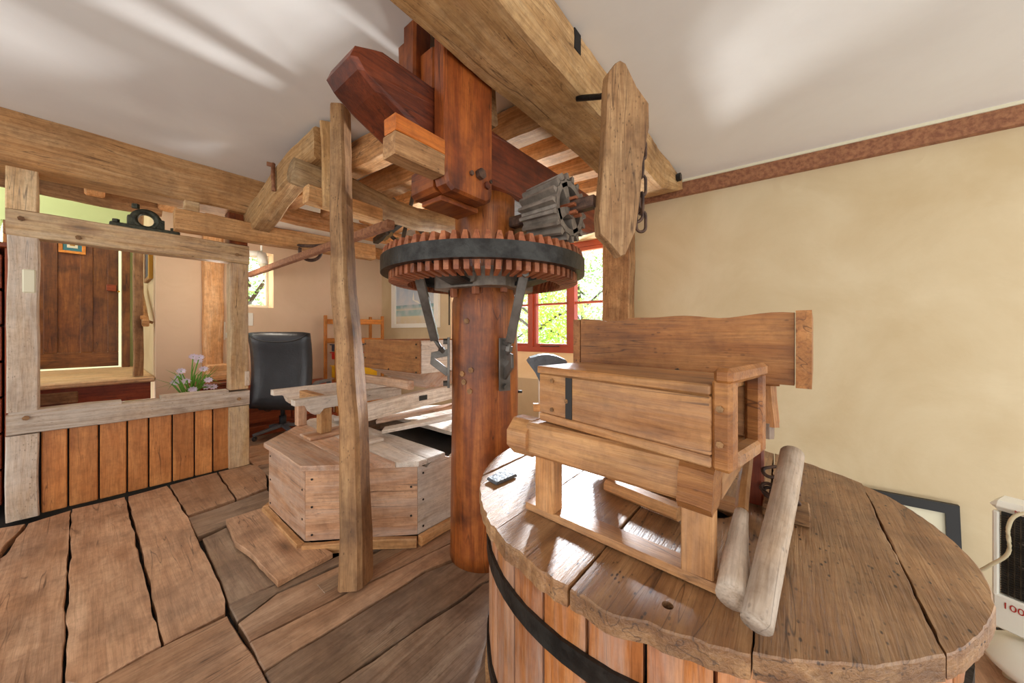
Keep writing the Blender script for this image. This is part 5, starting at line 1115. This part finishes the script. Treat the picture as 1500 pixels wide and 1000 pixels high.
rod('power_cable', smooth_pts([h0+hd_*0.10+hn*0.02+V(0, 0, 0.535), h0+hd_*0.055+hn*0.045+V(0, 0, 0.51), h0+hd_*0.04+hn*0.05+V(0, 0, 0.46), h0+hd_*0.04+hn*0.05+V(0, 0, 0.38), h0+hd_*0.0+hn*0.045+V(0, 0, 0.31), h0-hd_*0.05+hn*0.03+V(0, 0, 0.22), h0-hd_*0.07+V(0, 0, 0.06)]), 0.005, M['creampl'], ht)
rotH = Matrix((hd_, V(0, 0, 1), hn)).transposed().to_euler()
textobj('red_lettering', '1000', 0.030, h0+hd_*0.05+hn*0.0115+V(0, 0, 0.185), rotH, M['redink'], ht); textobj('red_lettering', 'NO  C', 0.014, h0+hd_*0.065+hn*0.0135+V(0, 0, 0.509), rotH, M['redink'], ht)
lf = thing('framed_picture', (3.15, -0.5, -0.65), 'black picture frame with cream mount leaning on the tan wall', 'picture')
ly0, ly1, lz0_, lz1_ = -0.775, -0.20, -0.64, 0.09
def lbox(nm, y0, y1, z0, z1, t0, t1, mat):
    vs = []
    for z_ in (z0, z1):
        off = 0.10*(lz1_-z_)/(lz1_-lz0_)
        vs += [V(WX(y0)-0.01-t1-off, y0, z_), V(WX(y0)-0.01-t0-off, y0, z_), V(WX(y1)-0.01-t0-off, y1, z_), V(WX(y1)-0.01-t1-off, y1, z_)]
    put(nm, vs, [(3, 2, 1, 0), (4, 5, 6, 7), (0, 1, 5, 4), (1, 2, 6, 5), (2, 3, 7, 6), (3, 0, 4, 7)], mat, lf)
t = 0.055
lbox('frame_bar', ly0, ly1, lz1_-t, lz1_, 0, 0.025, M['blackfr']); lbox('frame_bar', ly0, ly1, lz0_, lz0_+t, 0, 0.025, M['blackfr']); lbox('frame_bar', ly0, ly0+t, lz0_+t, lz1_-t, 0, 0.025, M['blackfr']); lbox('frame_bar', ly1-t, ly1, lz0_+t, lz1_-t, 0, 0.025, M['blackfr'])
lbox('mount', ly0+t, ly1-t, lz0_+t, lz1_-t, 0.002, 0.010, M['mat'])
# ================================================================== TREES OUTSIDE
def tree(loc, h, r, nl, mat, label, leaf=0.09):
    t = thing('tree', loc, label, 'tree', 'trees outside the mill'); loc = Vector(loc)
    timber('trunk', [loc, loc+V(0.1, 0.1, h*0.45), loc+V(0.0, 0.3, h*0.8)], 0.22, 0.22, M['trunk'], t, round_=True, rough=0.02, seg=0.4, taper=(1, 0.4), up=(1, 0, 0))
    for k in range(7):
        a = loc+V(0.05, 0.1, h*(0.25+0.08*k)); th = k*2.4; e = a+V(math.cos(th)*r*0.7, math.sin(th)*r*0.7, h*0.16); rod('branch', [a, a.lerp(e, 0.5)+V(0, 0, 0.1), e], 0.03, M['trunk'], t, n=1)
    vs = []; F = []
    for i in range(nl):
        while True:
            q = V(random.uniform(-1, 1), random.uniform(-1, 1), random.uniform(-1, 1))
            if q.length < 1: break
        if noise.noise(q*3.1+loc) < -0.12: continue
        c = loc+V(q.x*r, q.y*r, h*0.52+q.z*h*0.52); u = V(random.uniform(-1, 1), random.uniform(-1, 1), random.uniform(-1, 1)).normalized(); w = u.orthogonal().normalized(); s = leaf*random.uniform(0.6, 1.2)
        o = len(vs); vs += [c-u*s*0.5, c+w*s*0.3, c+u*s*0.5, c-w*s*0.3]; F.append((o, o+1, o+2, o+3))
    put('foliage', vs, F, mat, t, [tuple(q) for q in vs], kind='stuff')
tree((6.6, 4.5, -1.0), 3.3, 1.4, 11000, M['leaf1'], 'bright yellow-green tree close outside the red window')
tree((9.8, 7.9, -1.0), 4.3, 2.2, 10000, M['leaf2'], 'deeper green tree seen beyond the bright one through the window', 0.12)
tree((9.2, 4.6, -1.0), 4.4, 1.5, 6500, M['leaf2'], 'tall sparse tree at the right of the red window view', 0.11)
tree((1.55, 6.6, -0.5), 3.2, 0.6, 2500, M['leaf2'], 'dark green bush outside the small far window', 0.08)
